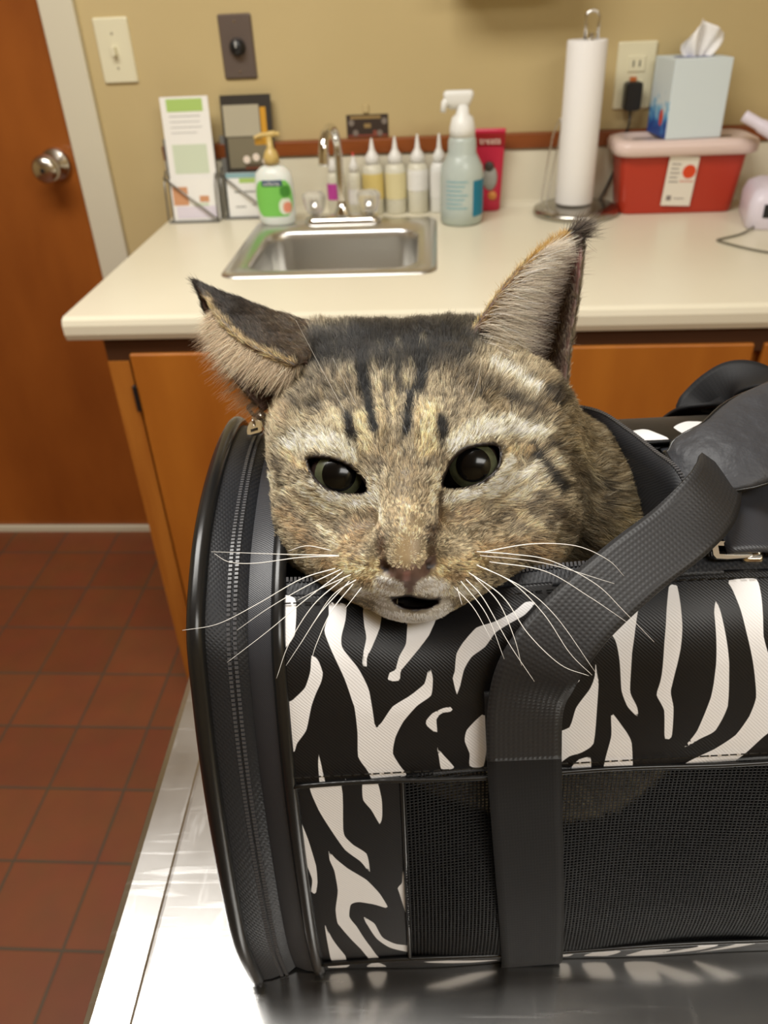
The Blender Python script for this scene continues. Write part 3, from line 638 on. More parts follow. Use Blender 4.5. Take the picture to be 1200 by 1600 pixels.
ZUP = [[(-1.7,225.8),(5.4,224.8),(4.9,209.5),(-1.2,202.4),(-2.7,202.5)],
 [(11.2,201.3),(13.6,199),(15.1,193.7),(14.2,190),(11.9,185.9),(10,181.7),(7.1,170),(2.9,164.2),(1.6,160.7),(-1.6,161.1),(-3,181.3),(2.4,183.8),(7.8,188.2),(10.3,194.5)],
 [(18.6,223),(25.1,222.3),(24.7,214.9),(22.9,207.5),(23.2,203.2),(29,194.5),(32.7,185.9),(33.7,176.7),(34.4,168.9),(37.2,171.8),(41.7,178.6),(50.3,183.9),(54.6,186.8),(56.4,192),(57.1,192.5),(58,188.7),(57,182.4),(51.1,178),(45.6,171.3),(42.1,164.3),(40.7,157.1),(43.6,150.7),(45.8,146.3),(32.6,145.2),(30.2,150.3),(26.8,156.7),(27.2,167.6),(26.6,179.5),(23.5,190.6),(19,202.4),(16.5,209.9),(16.9,213.1),(18.3,217.4)],
 [(32,221.1),(39,220.2),(38.1,210.9),(34.6,202.6),(32.5,198.5),(32.3,194.9),(30.7,195.5),(31,199.7),(32.7,206.9),(32.1,212.3)],
 [(50.2,221.2),(61.7,220.6),(60.7,214),(57.6,206.7),(53.1,200.6),(48.7,195.6),(45.5,192.1),(44.8,188.6),(40.3,188.8),(41.1,191.8),(43.4,192.7),(45.2,197.9),(48.1,203),(48.8,208.2),(49.5,214.6)],
 [(100.4,218.5),(95.5,213.2),(88.3,209.2),(83.5,206.3),(79.1,200.3),(73.7,196.3),(70.4,191.2),(67.4,181.8),(65.8,188.3),(66.7,190.4),(67.8,197.7),(70.9,202.8),(76.3,208.8),(83.8,211.1),(91.6,215.1),(96.2,218.7)],
 [(65.4,176.6),(64.6,174.3),(60.9,173.9),(58.7,171.1),(58.8,164.5),(54.9,168.3),(54.5,170.7),(57.2,174.1),(61.5,176.2)],
 [(58.6,158.4),(60.9,154.6),(65.6,147.9),(60.2,147.5),(59.3,153.5)],
 [(77.9,172.3),(80,165.6),(79.1,159.6),(77.4,147.7),(71.7,148),(71.8,154),(69.8,160.2),(70.7,165),(74.5,169.5)],
 [(10.9,160.1),(13,144.4),(10.5,144.2)],
 [(21.6,150.2),(22.2,144.2),(20.7,144.3)],
 [(114.6,185.9),(115.6,185.1),(108.8,180.5),(106.2,174.8),(104.2,170.1),(101.5,173.3),(103.6,177.3),(108.7,182.8)],
 [(121.8,191.7),(122.9,185.3),(122.4,173.8),(121.4,157.1),(116.7,153.1),(111.9,151.5),(105,146.4),(103.8,160.6),(111.7,164.3),(114.2,173.1),(119.2,181.1),(121.4,186.4)],
 [(124.6,211.6),(140.9,220.7),(137.6,205.6),(135.7,195.2),(135,180.1),(137.9,172.9),(138.4,168.3),(134.2,173.1),(131.8,180.3),(131,192.2),(129.7,200.7)],
 [(127.9,170.5),(131.3,166.1),(136.4,157.4),(137.5,138.6),(125.8,141.5),(126.4,150.6),(128.3,160.3)],
 [(152.7,221.2),(155.8,221),(155.3,205.7),(154,196.3),(150.6,180.4),(152.1,172),(152.3,158.8),(149.5,158.4),(148.5,171.1),(145.2,178.4),(146.9,186.1),(148.1,199.8),(150.3,212.4)],
 [(169.9,214.6),(171.4,203.8),(173.1,190),(173.9,170.8),(169.9,160.2),(163.7,156.9),(157.5,153),(162.4,160.7),(166.7,175.9),(167.9,190.3),(168.1,209.2)],
 [(176.1,222.1),(187.4,222.6),(188,215.8),(186.9,199.8),(190.3,189.1),(200.1,178.6),(206,161.7),(192.5,157.6),(183.6,148.4),(173.6,141),(155.5,138.3),(159,146.2),(170.5,151.6),(178.6,157.3),(183.3,165.4),(185.3,173.6),(184,184.1),(180.2,201.2),(178.6,210.8),(176.9,218.7)],
 [(112.6,145.5),(115.7,150),(120.5,151),(120.4,141.2)]]
ZLOW = [[(6.2,144.9),(19.1,144.7),(18.3,119.7),(18.8,115.1),(21.9,110.2),(27.4,104.3),(28.1,92.2),(24.6,99.7),(18.3,107.4),(13.5,118.6),(8.9,130.9)],
 [(28,145.5),(33.7,145.1),(35.2,134.9),(35,126.1),(33.9,120.9),(30.7,129.4),(27.5,135.5)],
 [(-1.5,137.5),(0,130.1),(3.1,114.7),(5.1,98.6),(4.8,87.8),(3.4,80.4),(1.4,81.5),(2.7,89.8),(0.1,105.6),(-1.9,121.2)],
 [(11.3,107.6),(13.5,103),(18.7,95.7),(26.3,87.8),(31.7,78),(35,67.2),(28.9,70.6),(22,73.1),(18.3,71.5),(17.1,61.9),(20.7,50.9),(25.4,34.6),(28,23.2),(30.4,17.2),(45.3,18.1),(45.2,8.8),(31.3,4.9),(26.2,10.3),(20.8,32.4),(15.5,46.3),(11.5,56.4),(11.3,68.3),(13.3,81.5),(12.8,94.4),(11.3,101.6)],
 [(23.7,61.3),(28.2,54.9),(31.4,43.2),(37.4,35.9),(46.1,31.6),(49.1,20.7),(42.2,25.8),(34.7,32.1),(28.8,42.2),(24.6,55.2)],
 [(5.5,55.9),(7.9,44.6),(12.8,25),(12.1,10.8),(5.8,17.4),(5.4,36.9)],
 [(42.5,95.5),(44,88.1),(45.2,55.4),(43,61.5),(40.5,77.2),(39.8,81.1),(41.9,84.6)]]
def fabric(name, zebra=False, dark=(.0045, .0045, .0055), rough=.42, twill=True):
    m = bpy.data.materials.new(name); m.use_nodes = True; nt = m.node_tree; b = nt.nodes['Principled BSDF']; L = nt.links.new
    b.inputs['Roughness'].default_value = rough; b.inputs['Base Color'].default_value = (*dark, 1); b.inputs['Specular IOR Level'].default_value = .35
    uv = nt.nodes.new('ShaderNodeUVMap'); uv.uv_map = 'uv'
    if zebra:
        at = nt.nodes.new('ShaderNodeAttribute'); at.attribute_name = 'stripe'
        mr = nt.nodes.new('ShaderNodeMapRange'); mr.inputs[1].default_value = -.14; mr.inputs[2].default_value = .14
        mx = nt.nodes.new('ShaderNodeMix'); mx.data_type = 'RGBA'; mx.inputs[6].default_value = (*dark, 1); mx.inputs[7].default_value = srgb(234, 233, 234)
        L(at.outputs['Fac'], mr.inputs[0]); L(mr.outputs[0], mx.inputs[0]); L(mx.outputs[2], b.inputs['Base Color'])
    if twill:
        wv = nt.nodes.new('ShaderNodeTexWave'); wv.inputs['Scale'].default_value = 420; wv.bands_direction = 'DIAGONAL'
        bu = nt.nodes.new('ShaderNodeBump'); bu.inputs['Strength'].default_value = .25; bu.inputs['Distance'].default_value = .0002
        L(uv.outputs[0], wv.inputs['Vector']); L(wv.outputs['Fac'], bu.inputs['Height']); L(bu.outputs[0], b.inputs['Normal'])
    return m
def grid(name, nx, ny, hole, col, rough=.4, diag=0, bump=.6):
    """woven thread grid on the uv map; hole = share of each cell left open (0 none)"""
    m = bpy.data.materials.new(name); m.use_nodes = True; nt = m.node_tree; b = nt.nodes['Principled BSDF']; L = nt.links.new
    b.inputs['Roughness'].default_value = rough; b.inputs['Base Color'].default_value = (*col, 1); b.inputs['Specular IOR Level'].default_value = .10 if hole else .35
    uv = nt.nodes.new('ShaderNodeUVMap'); uv.uv_map = 'uv'; sx = nt.nodes.new('ShaderNodeSeparateXYZ')
    mp = nt.nodes.new('ShaderNodeMapping'); mp.inputs['Scale'].default_value = (nx, ny, 1); mp.inputs['Rotation'].default_value = (0, 0, diag)
    L(uv.outputs[0], mp.inputs[0]); L(mp.outputs[0], sx.inputs[0])
    def f(sock):
        a = nt.nodes.new('ShaderNodeMath'); a.operation = 'PINGPONG'; a.inputs[1].default_value = .5; L(sock, a.inputs[0]); return a.outputs[0]
    def op(o, x, y):
        a = nt.nodes.new('ShaderNodeMath'); a.operation = o
        for i, v in enumerate((x, y)):
            if isinstance(v, (int, float)): a.inputs[i].default_value = v
            else: L(v, a.inputs[i])
        return a.outputs[0]
    fx, fy = f(sx.outputs['X']), f(sx.outputs['Y'])      # 0 at a thread, .5 mid hole
    h = op('MINIMUM', fx, fy)
    bu = nt.nodes.new('ShaderNodeBump'); bu.invert = True; bu.inputs['Strength'].default_value = bump; bu.inputs['Distance'].default_value = .0006
    hh = op('MULTIPLY', fx, fy) if not hole else h
    L(hh, bu.inputs['Height']); L(bu.outputs[0], b.inputs['Normal'])
    if hole:
        al = op('LESS_THAN', h, .5 * (1 - hole)); L(al, b.inputs['Alpha'])
    return m
M['zebra'] = fabric('zebra_print_nylon', True)
M['nylon'] = fabric('black_nylon')
M['greysatin'] = fabric('dark_grey_lining', dark=(.030, .031, .036), rough=.36)
M['meshnet'] = grid('open_black_netting', 600, 600, .58, (.003, .003, .003), .45)
M['webbing'] = grid('black_webbing', 520, 560, 0, (.018, .0175, .018), .5, bump=1.0)
M['tape'] = grid('herringbone_tape', 700, 380, 0, (.010, .011, .014), .5, diag=.6, bump=.8)
M['smoothweb'] = grid('fine_black_webbing', 800, 500, 0, (.004, .004, .005), .65, bump=.3)
M['pipe'] = mat('black_vinyl_piping', (.010, .010, .010, 1), .25)
M['teeth'] = mat('dark_zip_teeth', (.07, .07, .075, 1), .3)
M['zipmetal'] = mat('nickel_zip_pull', (.70, .66, .58, 1), .22, 1)
SEAM = .1455; OPEN = .2265; FARO = .309
PER = _fw[-1]
ZM = [[(2 * 210 - x, y) for x, y in p][::-1] for p in ZUP if np.mean([q[0] for q in p]) < 185]
EL = [[(92, 3), (97, 3), (99, 15), (95, 14)], [(111, 3), (124, 4), (125, 14), (112, 13)], [(131, 4), (143, 4), (148, 15), (136, 14)],
      [(152, 4), (166, 4), (188, 14), (200, 24), (178, 16), (168, 10), (172, 17), (158, 16)], [(196, 24), (208, 31), (206, 36), (194, 29)], [(186, 4), (214, 18), (222, 26), (212, 24), (196, 14)], [(3, 4), (12, 3), (14, 13), (4, 15)], [(22, 3), (32, 3), (29, 13), (25, 13)], [(50, 14), (75, 6), (90, 6), (74, 12), (62, 15)]]
def sag(S_, W2):  # the soft upper panel gives a little under the cat and the strap
    return -.014 * np.exp(-((S_ - .058) / .030) ** 2) * np.clip((W2 - .175) / .045, 0, 1) ** 1.5 + .003 * np.exp(-((S_ - .16) / .03) ** 2) * np.clip((W2 - .15) / .04, 0, 1)
sheet('side_panel', M['zebra'], 0, LEN, SEAM, OPEN, .0012, car, ds=.0014, polys=ZUP + ZM, rip=.0022, fn=sag, seed=3)
sheet('corner_panel', M['zebra'], 0, .0435, .016, SEAM + .001, 0, car, ds=.0014, polys=ZLOW, rip=.0012, seed=4)
sheet('corner_panel', M['zebra'], LEN - .0435, LEN, .016, SEAM + .001, 0, car, ds=.0014, polys=[[(420 - x, y) for x, y in p][::-1] for p in ZLOW], seed=5)
sheet('bottom_trim', M['zebra'], 0, LEN, 0, .0185, .0006, car, ds=.0014, polys=EL, rip=.0025, seed=6)
sheet('mesh_window', M['meshnet'], .0430, LEN - .043, .018, SEAM + .001, -.0006, car, ds=.003, th=0, rip=.004, seed=7)
# far side and roof of the far side, black lid
sheet('far_side_panel', M['zebra'], 0, LEN, FARO, PER, .0, car, ds=.002, polys=[[(x, 620 - y - 30) for x, y in p][::-1] for p in ZUP + ZM + ZLOW] +
      [[(161, 312), (180, 311), (177, 318), (173, 325), (166, 323), (164, 318)], [(187, 325), (191, 311), (206, 311), (206, 330), (197, 334)], [(222, 312), (234, 312), (228, 340), (220, 335)]], seed=8)
lid = sheet('lid', M['greysatin'], .176, LEN, OPEN + .004, FARO + .001, .002, car, ds=.003, rip=.006, fn=lambda S_, W2: .010 * np.exp(-((S_ - .18) / .03) ** 2) * np.exp(-((W2 - .262) / .03) ** 2) - .010 * np.exp(-((S_ - .215) / .015) ** 2) * np.exp(-((W2 - .26) / .03) ** 2), seed=9)
# interior: bottom board and dark lining just inside the shell
obj('bottom_board', box(.002, LEN - .002, .008, .216, .0004, .006), M['nylon'], car)
sheet('lining', M['nylon'], .001, LEN - .001, SEAM + .003, OPEN - .004, -.004, car, ds=.004, th=.0008, fn=sag)
sheet('lining', M['nylon'], .001, LEN - .001, FARO + .001, PER - .002, -.004, car, ds=.006, th=.0008)
# seams: piping at the bottom and stitched seam edges
def curve_on(s_, w_, off): return [tuple(p) for p in surf(np.array(s_), np.array(w_), off)]
ss = np.linspace(0, LEN, 120)
obj('seam_fold', tb(curve_on(ss, SEAM + .0006 * np.sin(ss * 60), .0016), .0011, n=8), M['pipe'], car, smooth=True)
obj('seam_fold', tb(curve_on(ss, .0185 + .0012 * np.sin(ss * 45), .0008), .0012, n=8), M['pipe'], car, smooth=True)
obj('seam_fold', tb(curve_on(np.full(60, .0438), np.linspace(.018, SEAM, 60), .0005), .0010, n=8), M['pipe'], car, smooth=True)
def dashes(line, off, ln=.0028, gap=.0012, r=.0003):
    bm = bmesh.new(); L = [Vector(p) for p in line]; acc = 0; cur = []
    for p, q in zip(L, L[1:]):
        m_ = (p + q) / 2; acc += (q - p).length
        if acc % (ln + gap) < ln: cur.append((p, q))
    for p, q in cur: tube(bm, [p, q], r, n=5)
    return bm
sd = np.linspace(.001, LEN - .001, 480)
obj('stitching', dashes(curve_on(sd, np.full(480, OPEN - .0038), .0016 + sag(sd, np.full(480, OPEN - .0038))), 0), M['pipe'], car)
obj('stitching', dashes(curve_on(sd, np.full(480, SEAM + .0045), .0024), 0), M['pipe'], car)
# hoops (stiff black piped rims) at both ends and the zipped end band
HOOP = spline([(.002, 0), (-.0066, .05), (-.004, .089), (.002, .125), (.0095, .157), (.0186, .1835), (.030, .208), (.051, .222), (.075, .230), (.11, .233), (.15, .230), (.185, .219), (.21, .19), (.222, .15), (.229, .1), (.231, .05), (.224, 0)], 8)
INNER = spline(PROF, 8)
def hoop(s, prof, r, dz=0):
    pts = [(s, b, max(z + dz, r + .0005)) for b, z in prof]
    return tb(pts + [(s, .15, r), (s, .08, r)], r, n=12, close=True)
obj('rim', hoop(-.0325, HOOP, .0036), M['pipe'], car, smooth=True)
obj('rim', hoop(-.0015, INNER, .0030), M['pipe'], car, smooth=True)
obj('rim', hoop(LEN + .0015, INNER, .0030), M['pipe'], car, smooth=True)
obj('rim', hoop(LEN + .0325, HOOP, .0036), M['pipe'], car, smooth=True)
def bandbm(f0, f1, d0, d1, side=0):
    """strip of the end band between fractions f0..f1 of its depth"""
    nP = 150; bm = bmesh.new(); ul = bm.loops.layers.uv.new('uv'); g = []
    for f, d in ((f0, d0), ((f0 + f1) / 2, (d0 + d1) / 2 + .0008), (f1, d1)):
        s = -.0325 + .031 * f; row = []
        for k in range(nP + 1):
            t = k / nP
            h = np.array([np.interp(t * (len(HOOP) - 1), np.arange(len(HOOP)), HOOP[:, c]) for c in (0, 1)]); i_ = np.array([np.interp(t * (len(INNER) - 1), np.arange(len(INNER)), INNER[:, c]) for c in (0, 1)])
            p = h * (1 - f) + i_ * f; c_ = np.array((.113, .10)); v = p - c_; p = p + v / np.linalg.norm(v) * d
            row.append((bm.verts.new((s if not side else LEN - s, p[0], max(p[1], .001))), (f * .031, t * .72)))
        g.append(row)
    for a, b in zip(g, g[1:]):
        for k in range(nP):
            q = (a[k], a[k + 1], b[k + 1], b[k]); fc = bm.faces.new([v for v, _ in q])
            for lp, (_, u_) in zip(fc.loops, q): lp[ul].uv = u_
    return bm
def bead(path, m_name, r, step, parent, name='zip_teeth', long=1.6):
    """row of zip teeth as one mesh"""
    L = [Vector(p) for p in path]; bm = bmesh.new(); acc = 0; nxt = 0
    for p, q in zip(L, L[1:]):
        d = (q - p).length
        while nxt <= acc + d:
            c = p.lerp(q, (nxt - acc) / d); t = (q - p).normalized(); up = Vector((0, -.6, .8)); s_ = t.cross(up).normalized()
            Mx = Matrix.Translation(c) @ Matrix((t, s_, t.cross(s_))).transposed().to_4x4()
            bx(bm, -step * .30, step * .30, -r * long, r * long, -r, r, Mx); nxt += step
        acc += d
    return obj(name, bm, M[m_name], parent)
for side in (0, 1):
    obj('end_tape', bandbm(.05, .40, -.0005, -.0018, side), M['tape'], car, smooth=True)
    obj('end_tape', bandbm(.40, .60, -.0018, -.004, side), M['tape'], car, smooth=True)
    obj('end_lining', bandbm(.60, .98, -.0042, .0004, side), M['greysatin'], car, smooth=True)
    for f in (.38, .46):
        path = []
        for k in range(200):
            t = k / 199; h = [np.interp(t * (len(HOOP) - 1), np.arange(len(HOOP)), HOOP[:, c]) for c in (0, 1)]; i_ = [np.interp(t * (len(INNER) - 1), np.arange(len(INNER)), INNER[:, c]) for c in (0, 1)]
            p = np.array(h) * (1 - f) + np.array(i_) * f; v = p - np.array((.113, .10)); p = p + v / np.linalg.norm(v) * -.0014
            s = -.0325 + .031 * f; path.append((s if not side else LEN - s, p[0], max(p[1], .001)))
        bead(path, 'teeth', .00045, .0019, car)
    # end wall: slightly domed fabric
    bm = bmesh.new(); L = []
    sg = -1 if not side else 1; s0 = -.0325 if not side else LEN + .0325
    for f, d in ((1, 0), (.85, .004), (.6, .008), (.3, .011), (.05, .012)):
        L.append([(s0 + sg * d, .113 + (b - .113) * f, max(.001, .11 + (z - .11) * f)) for b, z in HOOP])
    loft(bm, L, cap0=False); obj('end_panel', bm, M['nylon'], car, smooth=True)
# small ring and tab on the end wall
tab = obj('ring_tab', box(-.0405, -.0365, .050, .060, .196, .203), M['black'], car, bevel=.002)
obj('d_ring', tb([(-.0395 + .0022 * math.cos(a), .054 + .003 * math.cos(a), .1925 + .0040 * math.sin(a)) for a in np.linspace(0, 2 * PI, 20, endpoint=False)], .0011, n=8, close=True), M['zipmetal'], tab, smooth=True)
# zip along the opening: tape, teeth, pulls
sheet('zip_tape', M['tape'], .001, LEN - .002, OPEN - .002, OPEN + .0065, .0005, car, ds=.0015, th=.0006, fn=sag)
zs = np.linspace(.002, .30, 220)
bead(curve_on(zs, np.full(220, OPEN + .0064), .0008 + sag(zs, np.full(220, OPEN))), 'teeth', .0006, .0016, car)
def zip_pull(name, p, d, up, parent, ln=.013):
    d = Vector(d).normalized(); up = Vector(up); s_ = up.cross(d).normalized(); up = d.cross(s_).normalized()
    Mx = Matrix.Translation(p) @ Matrix((d, s_, up)).transposed().to_4x4()
    bm = bmesh.new(); R0 = rrect(-.004, .005, -.0038, .0038, .002, 4)
    loft(bm, [[Mx @ Vector((x * k_, y * k_, z)) for x, y in R0] for z, k_ in ((0, 1), (.0022, 1), (.0034, .75))])
    r = obj(name, bm, M['zipmetal'], parent, smooth=False, bevel=.0004)
    bm = bmesh.new(); outer = [(.002, .0022), (.005, .0030), (ln, .0037), (ln + .0045, .0036), (ln + .0055, .0022)]
    o_ = [(x, -y) for x, y in outer] + [(x, y) for x, y in outer[::-1]]
    hole = [(ln - .0005, -.0018), (ln + .003, -.0018), (ln + .003, .0018), (ln - .0005, .0018)]
    def pr(P_, z): return [bm.verts.new(Mx @ Vector((x, y, z + x * .06))) for x, y in P_]
    zt, zb = .0052, .0040
    for z, flip in ((zt, 0), (zb, 1)):
        O = pr(o_, z); H = pr(hole, z); 
        e = [bm.edges.new((O[i], O[(i + 1) % len(O)])) for i in range(len(O))] + [bm.edges.new((H[i], H[(i + 1) % 4])) for i in range(4)]
        bmesh.ops.triangle_fill(bm, edges=e, use_beauty=True)
        if not flip: top = (O, H)
    for A, B in ((top[0], O), (top[1], H)):
        for i in range(len(A)): bm.faces.new((A[i], A[(i + 1) % len(A)], B[(i + 1) % len(A)], B[i]))
    obj('pull_tab', bm, M['zipmetal'], r)
    obj('pull_bridge', tb([Mx @ Vector(q) for q in ((-.002, 0, .003), (-.0005, 0, .0062), (.003, 0, .0064), (.0045, 0, .0034))], .0008, n=8), M['zipmetal'], r, smooth=True)
    return r
zp = surf(.1885, OPEN + .006, .0015); zip_pull('zip_pull', Vector(zp), (-1, .02, .06), (0, -.55, .83), car, .0125)
zip_pull('zip_pull', Vector((-.0195, .158, .2290)), (.16, -1, -.02), (-.1, -.35, 1), car, .010)
zip_pull('zip_pull', Vector((-.0165, .170, .2260)), (-.3, .3, .3), (-.2, -.5, 1), car, .006)

# ribbons: webbing straps
def ribbon(name, pts, wid, nrm, m, parent, th=.0016, n=14, uvs=1, widths=None):
    P_ = spline(pts, n); N_ = spline(nrm, n); bm = bmesh.new(); ul = bm.loops.layers.uv.new('uv'); rows = []; acc = 0
    W3 = np.interp(np.linspace(0, 1, len(P_)), np.linspace(0, 1, len(widths)), widths) if widths is not None else [wid] * len(P_)
    for i in range(len(P_)):
        t = Vector(P_[min(i + 1, len(P_) - 1)] - P_[max(i - 1, 0)]).normalized(); nn = Vector(N_[i]).normalized(); s_ = t.cross(nn).normalized(); nn = s_.cross(t)
        if i: acc += np.linalg.norm(P_[i] - P_[i - 1])
        rows.append([(bm.verts.new(Vector(P_[i]) + s_ * (q * W3[i] / 2) - nn * (.0012 * q * q * 0)), (q * W3[i] / 2, acc)) for q in np.linspace(-1, 1, 9)])
    for a, b in zip(rows, rows[1:]):
        for k in range(8):
            q = (a[k], a[k + 1], b[k + 1], b[k]); fc = bm.faces.new([v for v, _ in q])
            for lp, (_, u_) in zip(fc.loops, q): lp[ul].uv = u_
    o = obj(name, bm, m, parent, smooth=True); md = o.modifiers.new('s', 'SOLIDIFY'); md.thickness = th; md.offset = 0
    return o
def onp(s, w, off=.004): return tuple(surf(s, w, off))
nr = lambda w: tuple(surf(0, w, 1.) - surf(0, w, 0.))
SW = .0295
stp = ribbon('strap', [onp(.1045, .001, .0022), onp(.1030, .02, .003), onp(.0990, .07, .003), onp(.0950, .12, .0032), onp(.0930, .15, .0045), onp(.0920, .185, .005)], SW, [nr(.001), nr(.02), nr(.07), nr(.12), nr(.15), nr(.185)], M['smoothweb'], car)
hs = [onp(.0925, .155, .0052), onp(.0930, .178, .0062), (.0975, .0135, .1985), (.112, .022, .214), (.133, .033, .2265), (.154, .044, .235), (.168, .055, .240), (.176, .066, .241), (.182, .079, .241)]
hn = [nr(.155), nr(.178), (-.25, -.80, .55), (-.40, -.62, .68), (-.42, -.58, .70), (-.30, -.62, .72), (.15, -.65, .7), (.5, -.4, .75), (.5, -.1, .85)]
ribbon('handle', hs, SW, hn, M['webbing'], car, th=.002, widths=[.0295, .0295, .029, .0268, .0258, .0255, .0255, .0245, .020])
# mirrored far end of the near handle
mir = lambda P_: [(LEN - p[0], p[1], p[2]) for p in P_][::-1]
mirn = lambda P_: [(-p[0], p[1], p[2]) for p in P_][::-1]
ribbon('strap', mir([onp(.0935, .001, .0022), onp(.0935, .02, .003), onp(.0930, .07, .003), onp(.0925, .12, .0032), onp(.0925, .185, .005)]), SW, mirn([nr(.001), nr(.02), nr(.07), nr(.12), nr(.185)]), M['smoothweb'], car)
ribbon('handle', mir(hs), SW, mirn(hn), M['webbing'], car, th=.002)
fw = [onp(.212, .46, .003), onp(.214, .40, .004), onp(.218, .37, .005), (.226, .204, .204), (.234, .204, .214), (.243, .198, .224), (.256, .182, .229), (.272, .160, .236)]
fn_ = [nr(.46), nr(.40), nr(.37), (-.5, -.7, .5), (-.6, -.6, .5), (-.2, -.4, .9), (.3, -.2, .9), (.2, -.3, .9)]
ribbon('handle', fw, .026, fn_, M['smoothweb'], car, th=.002)
# padded wrap around both handles
bm = bmesh.new(); L = []; ax = spline([(.168, .086, .2345), (.174, .086, .2380), (.190, .088, .243), (.212, .103, .246), (.24, .122, .248), (.27, .142, .248), (.295, .158, .246)], 5)
for i, p in enumerate(ax):
    t = Vector(ax[min(i + 1, len(ax) - 1)] - ax[max(i - 1, 0)]).normalized(); sd_ = t.cross(Vector((0, -.25, 1))).normalized(); up = sd_.cross(t)
    f = i / (len(ax) - 1); rw = .0130 + .0075 * math.sin(min(1, f * 2.2) * PI / 2); rh = .0026 + .0024 * math.sin(min(1, f * 3) * PI / 2)
    L.append([tuple(Vector(p) + sd_ * (rw * math.cos(a) * (1 + .05 * math.sin(f * 22 + a * 3))) + up * (rh * math.sin(a) * (1 + .16 * math.sin(f * 16 + 2 * a)))) for a in np.linspace(0, 2 * PI, 28, endpoint=False)])
loft(bm, L); ul = bm.loops.layers.uv.new('uv')
M['wrapcloth'] = mat('grey_wrap_cloth', (.030, .031, .036, 1), .55, bump=(70, .6, .004))
wr = obj('handle_wrap', bm, M['wrapcloth'], car, smooth=True)
for k_ in (0, 14): obj('wrap_seam', tb([L[i][k_] for i in range(len(L))], .0009, n=6), M['pipe'], wr, smooth=True)
obj('wrap_seam', tb([(Vector(L[0][k_]) - Vector(ax[0])) * 1.04 + Vector(ax[0]) for k_ in range(28)], .0009, n=6, close=True), M['pipe'], wr, smooth=True)
# open end of the lid: zip tape standing up behind the cat
flap_top = [(.135, .175, .226), (.150, .150, .233), (.157, .124, .236), (.161, .098, .239), (.164, .074, .241), (.166, .048, .228)]
flap_mid = [(.136, .172, .212), (.149, .147, .217), (.156, .122, .219), (.160, .096, .222), (.162, .070, .224), (.164, .046, .214)]
flap_bot = [(.137, .168, .190), (.150, .144, .190), (.157, .118, .190), (.160, .092, .192), (.161, .062, .196), (.162, .040, .200)]
A_, B_, C_ = spline(flap_top, 10), spline(flap_mid, 10), spline(flap_bot, 10)
bm = bmesh.new(); ul = bm.loops.layers.uv.new('uv'); rows = [[(bm.verts.new(p), (i * .003, j * .02)) for i, p in enumerate(R)] for j, R in enumerate((A_, (A_ + B_) / 2, B_, (B_ + C_) / 2, C_))]
for a, b in zip(rows, rows[1:]):
    for k in range(len(a) - 1):
        q = (a[k], a[k + 1], b[k + 1], b[k]); fc = bm.faces.new([v for v, _ in q])
        for lp, (_, u_) in zip(fc.loops, q): lp[ul].uv = u_
o = obj('lid_edge', bm, M['tape'], car, smooth=True); md = o.modifiers.new('s', 'SOLIDIFY'); md.thickness = .0012
bead([tuple(p + np.array((0, 0, .0006))) for p in A_], 'teeth', .00055, .0017, car)
# ------------------------------------------------------------------ the cat
# Head frame: origin inside the head, +z out of the face, +y to the crown. The "face chart" (u, v) is a front view of
# the head taken from HD metres away; ch(u, v, z) gives the point of the head frame at depth z.
HD = .340; F_ = 1240.
def ray_(u, v): return (RC @ Vector((u - 600, 800 - v, -F_))).normalized()
ZH = -ray_(650, 700); XH = RC.col[0].copy(); XH = (XH - ZH * XH.dot(ZH)).normalized(); YH = ZH.cross(XH)
H3 = np.array([XH, YH, ZH])                       # rows: world -> head
HM = Matrix.Translation(CAM - ZH * HD) @ Matrix((XH, YH, ZH)).transposed().to_4x4()
RCn = np.array(RC)
def ch(u, v, z):
    u, v, z = np.broadcast_arrays(*[np.asarray(q, float) for q in (u, v, z)])
    d = np.stack([u - 600, 800 - v, np.full_like(u, -F_)], -1) @ RCn.T @ H3.T
    return np.stack([d[..., 0] * (HD - z) / -d[..., 2], d[..., 1] * (HD - z) / -d[..., 2], z], -1)
def chart(P_):
    q = np.stack([P_[:, 0], P_[:, 1], P_[:, 2] - HD], -1) @ H3 @ RCn
    return np.stack([600 + F_ * q[:, 0] / -q[:, 2], 800 - F_ * q[:, 1] / -q[:, 2]], -1)
def car2head(s, b, z):
    p = Vector((-.058, .195, TZ)) + Matrix.Rotation(PHI, 3, 'Z') @ Vector((s, b, z)); return np.array(HM.inverted() @ p)
PR = []   # primitives: (kind, a, b, r, k)
def ell(u, v, z, r, k=.010): PR.append(('e', ch(u, v, z), None, np.array(r) / 1000, k))
def cap(u0, v0, z0, r0, u1, v1, z1, r1, k=.010): PR.append(('c', ch(u0, v0, z0), ch(u1, v1, z1), (r0 / 1000, r1 / 1000), k))
ell(652, 664, -.028, (52, 43, 44), .0)
ell(655, 664, -.050, (48, 41, 42))
ell(520, 572, -.040, (27, 19, 26), .016); ell(735, 566, -.044, (25, 18, 26), .016); ell(625, 572, -.045, (38, 16, 26), .014)
ell(505, 765, -.008, (21, 25, 27), .016); ell(805, 770, -.012, (27, 31, 30), .016)
ell(490, 680, -.018, (19, 24, 26), .014); ell(825, 670, -.024, (20, 28, 28), .014)
ell(645, 745, .004, (36, 34, 29), .014)
ell(533, 690, .010, (14, 8, 11), .010); ell(738, 672, .010, (14, 8, 11), .010)
cap(645, 700, .024, 12, 637, 845, .046, 10.5, .010); cap(637, 840, .046, 10, 636, 878, .052, 8.5, .006)
ell(577, 887, .037, (14.5, 11, 12), .010); ell(697, 885, .037, (15.5, 11.5, 12), .010)
ell(612, 905, .045, (9, 7.5, 9), .005); ell(664, 905, .045, (9, 7.5, 9), .005)
ell(646, 940, .038, (12.5, 6.5, 9), .005); ell(640, 890, .014, (32, 19, 26), .014)
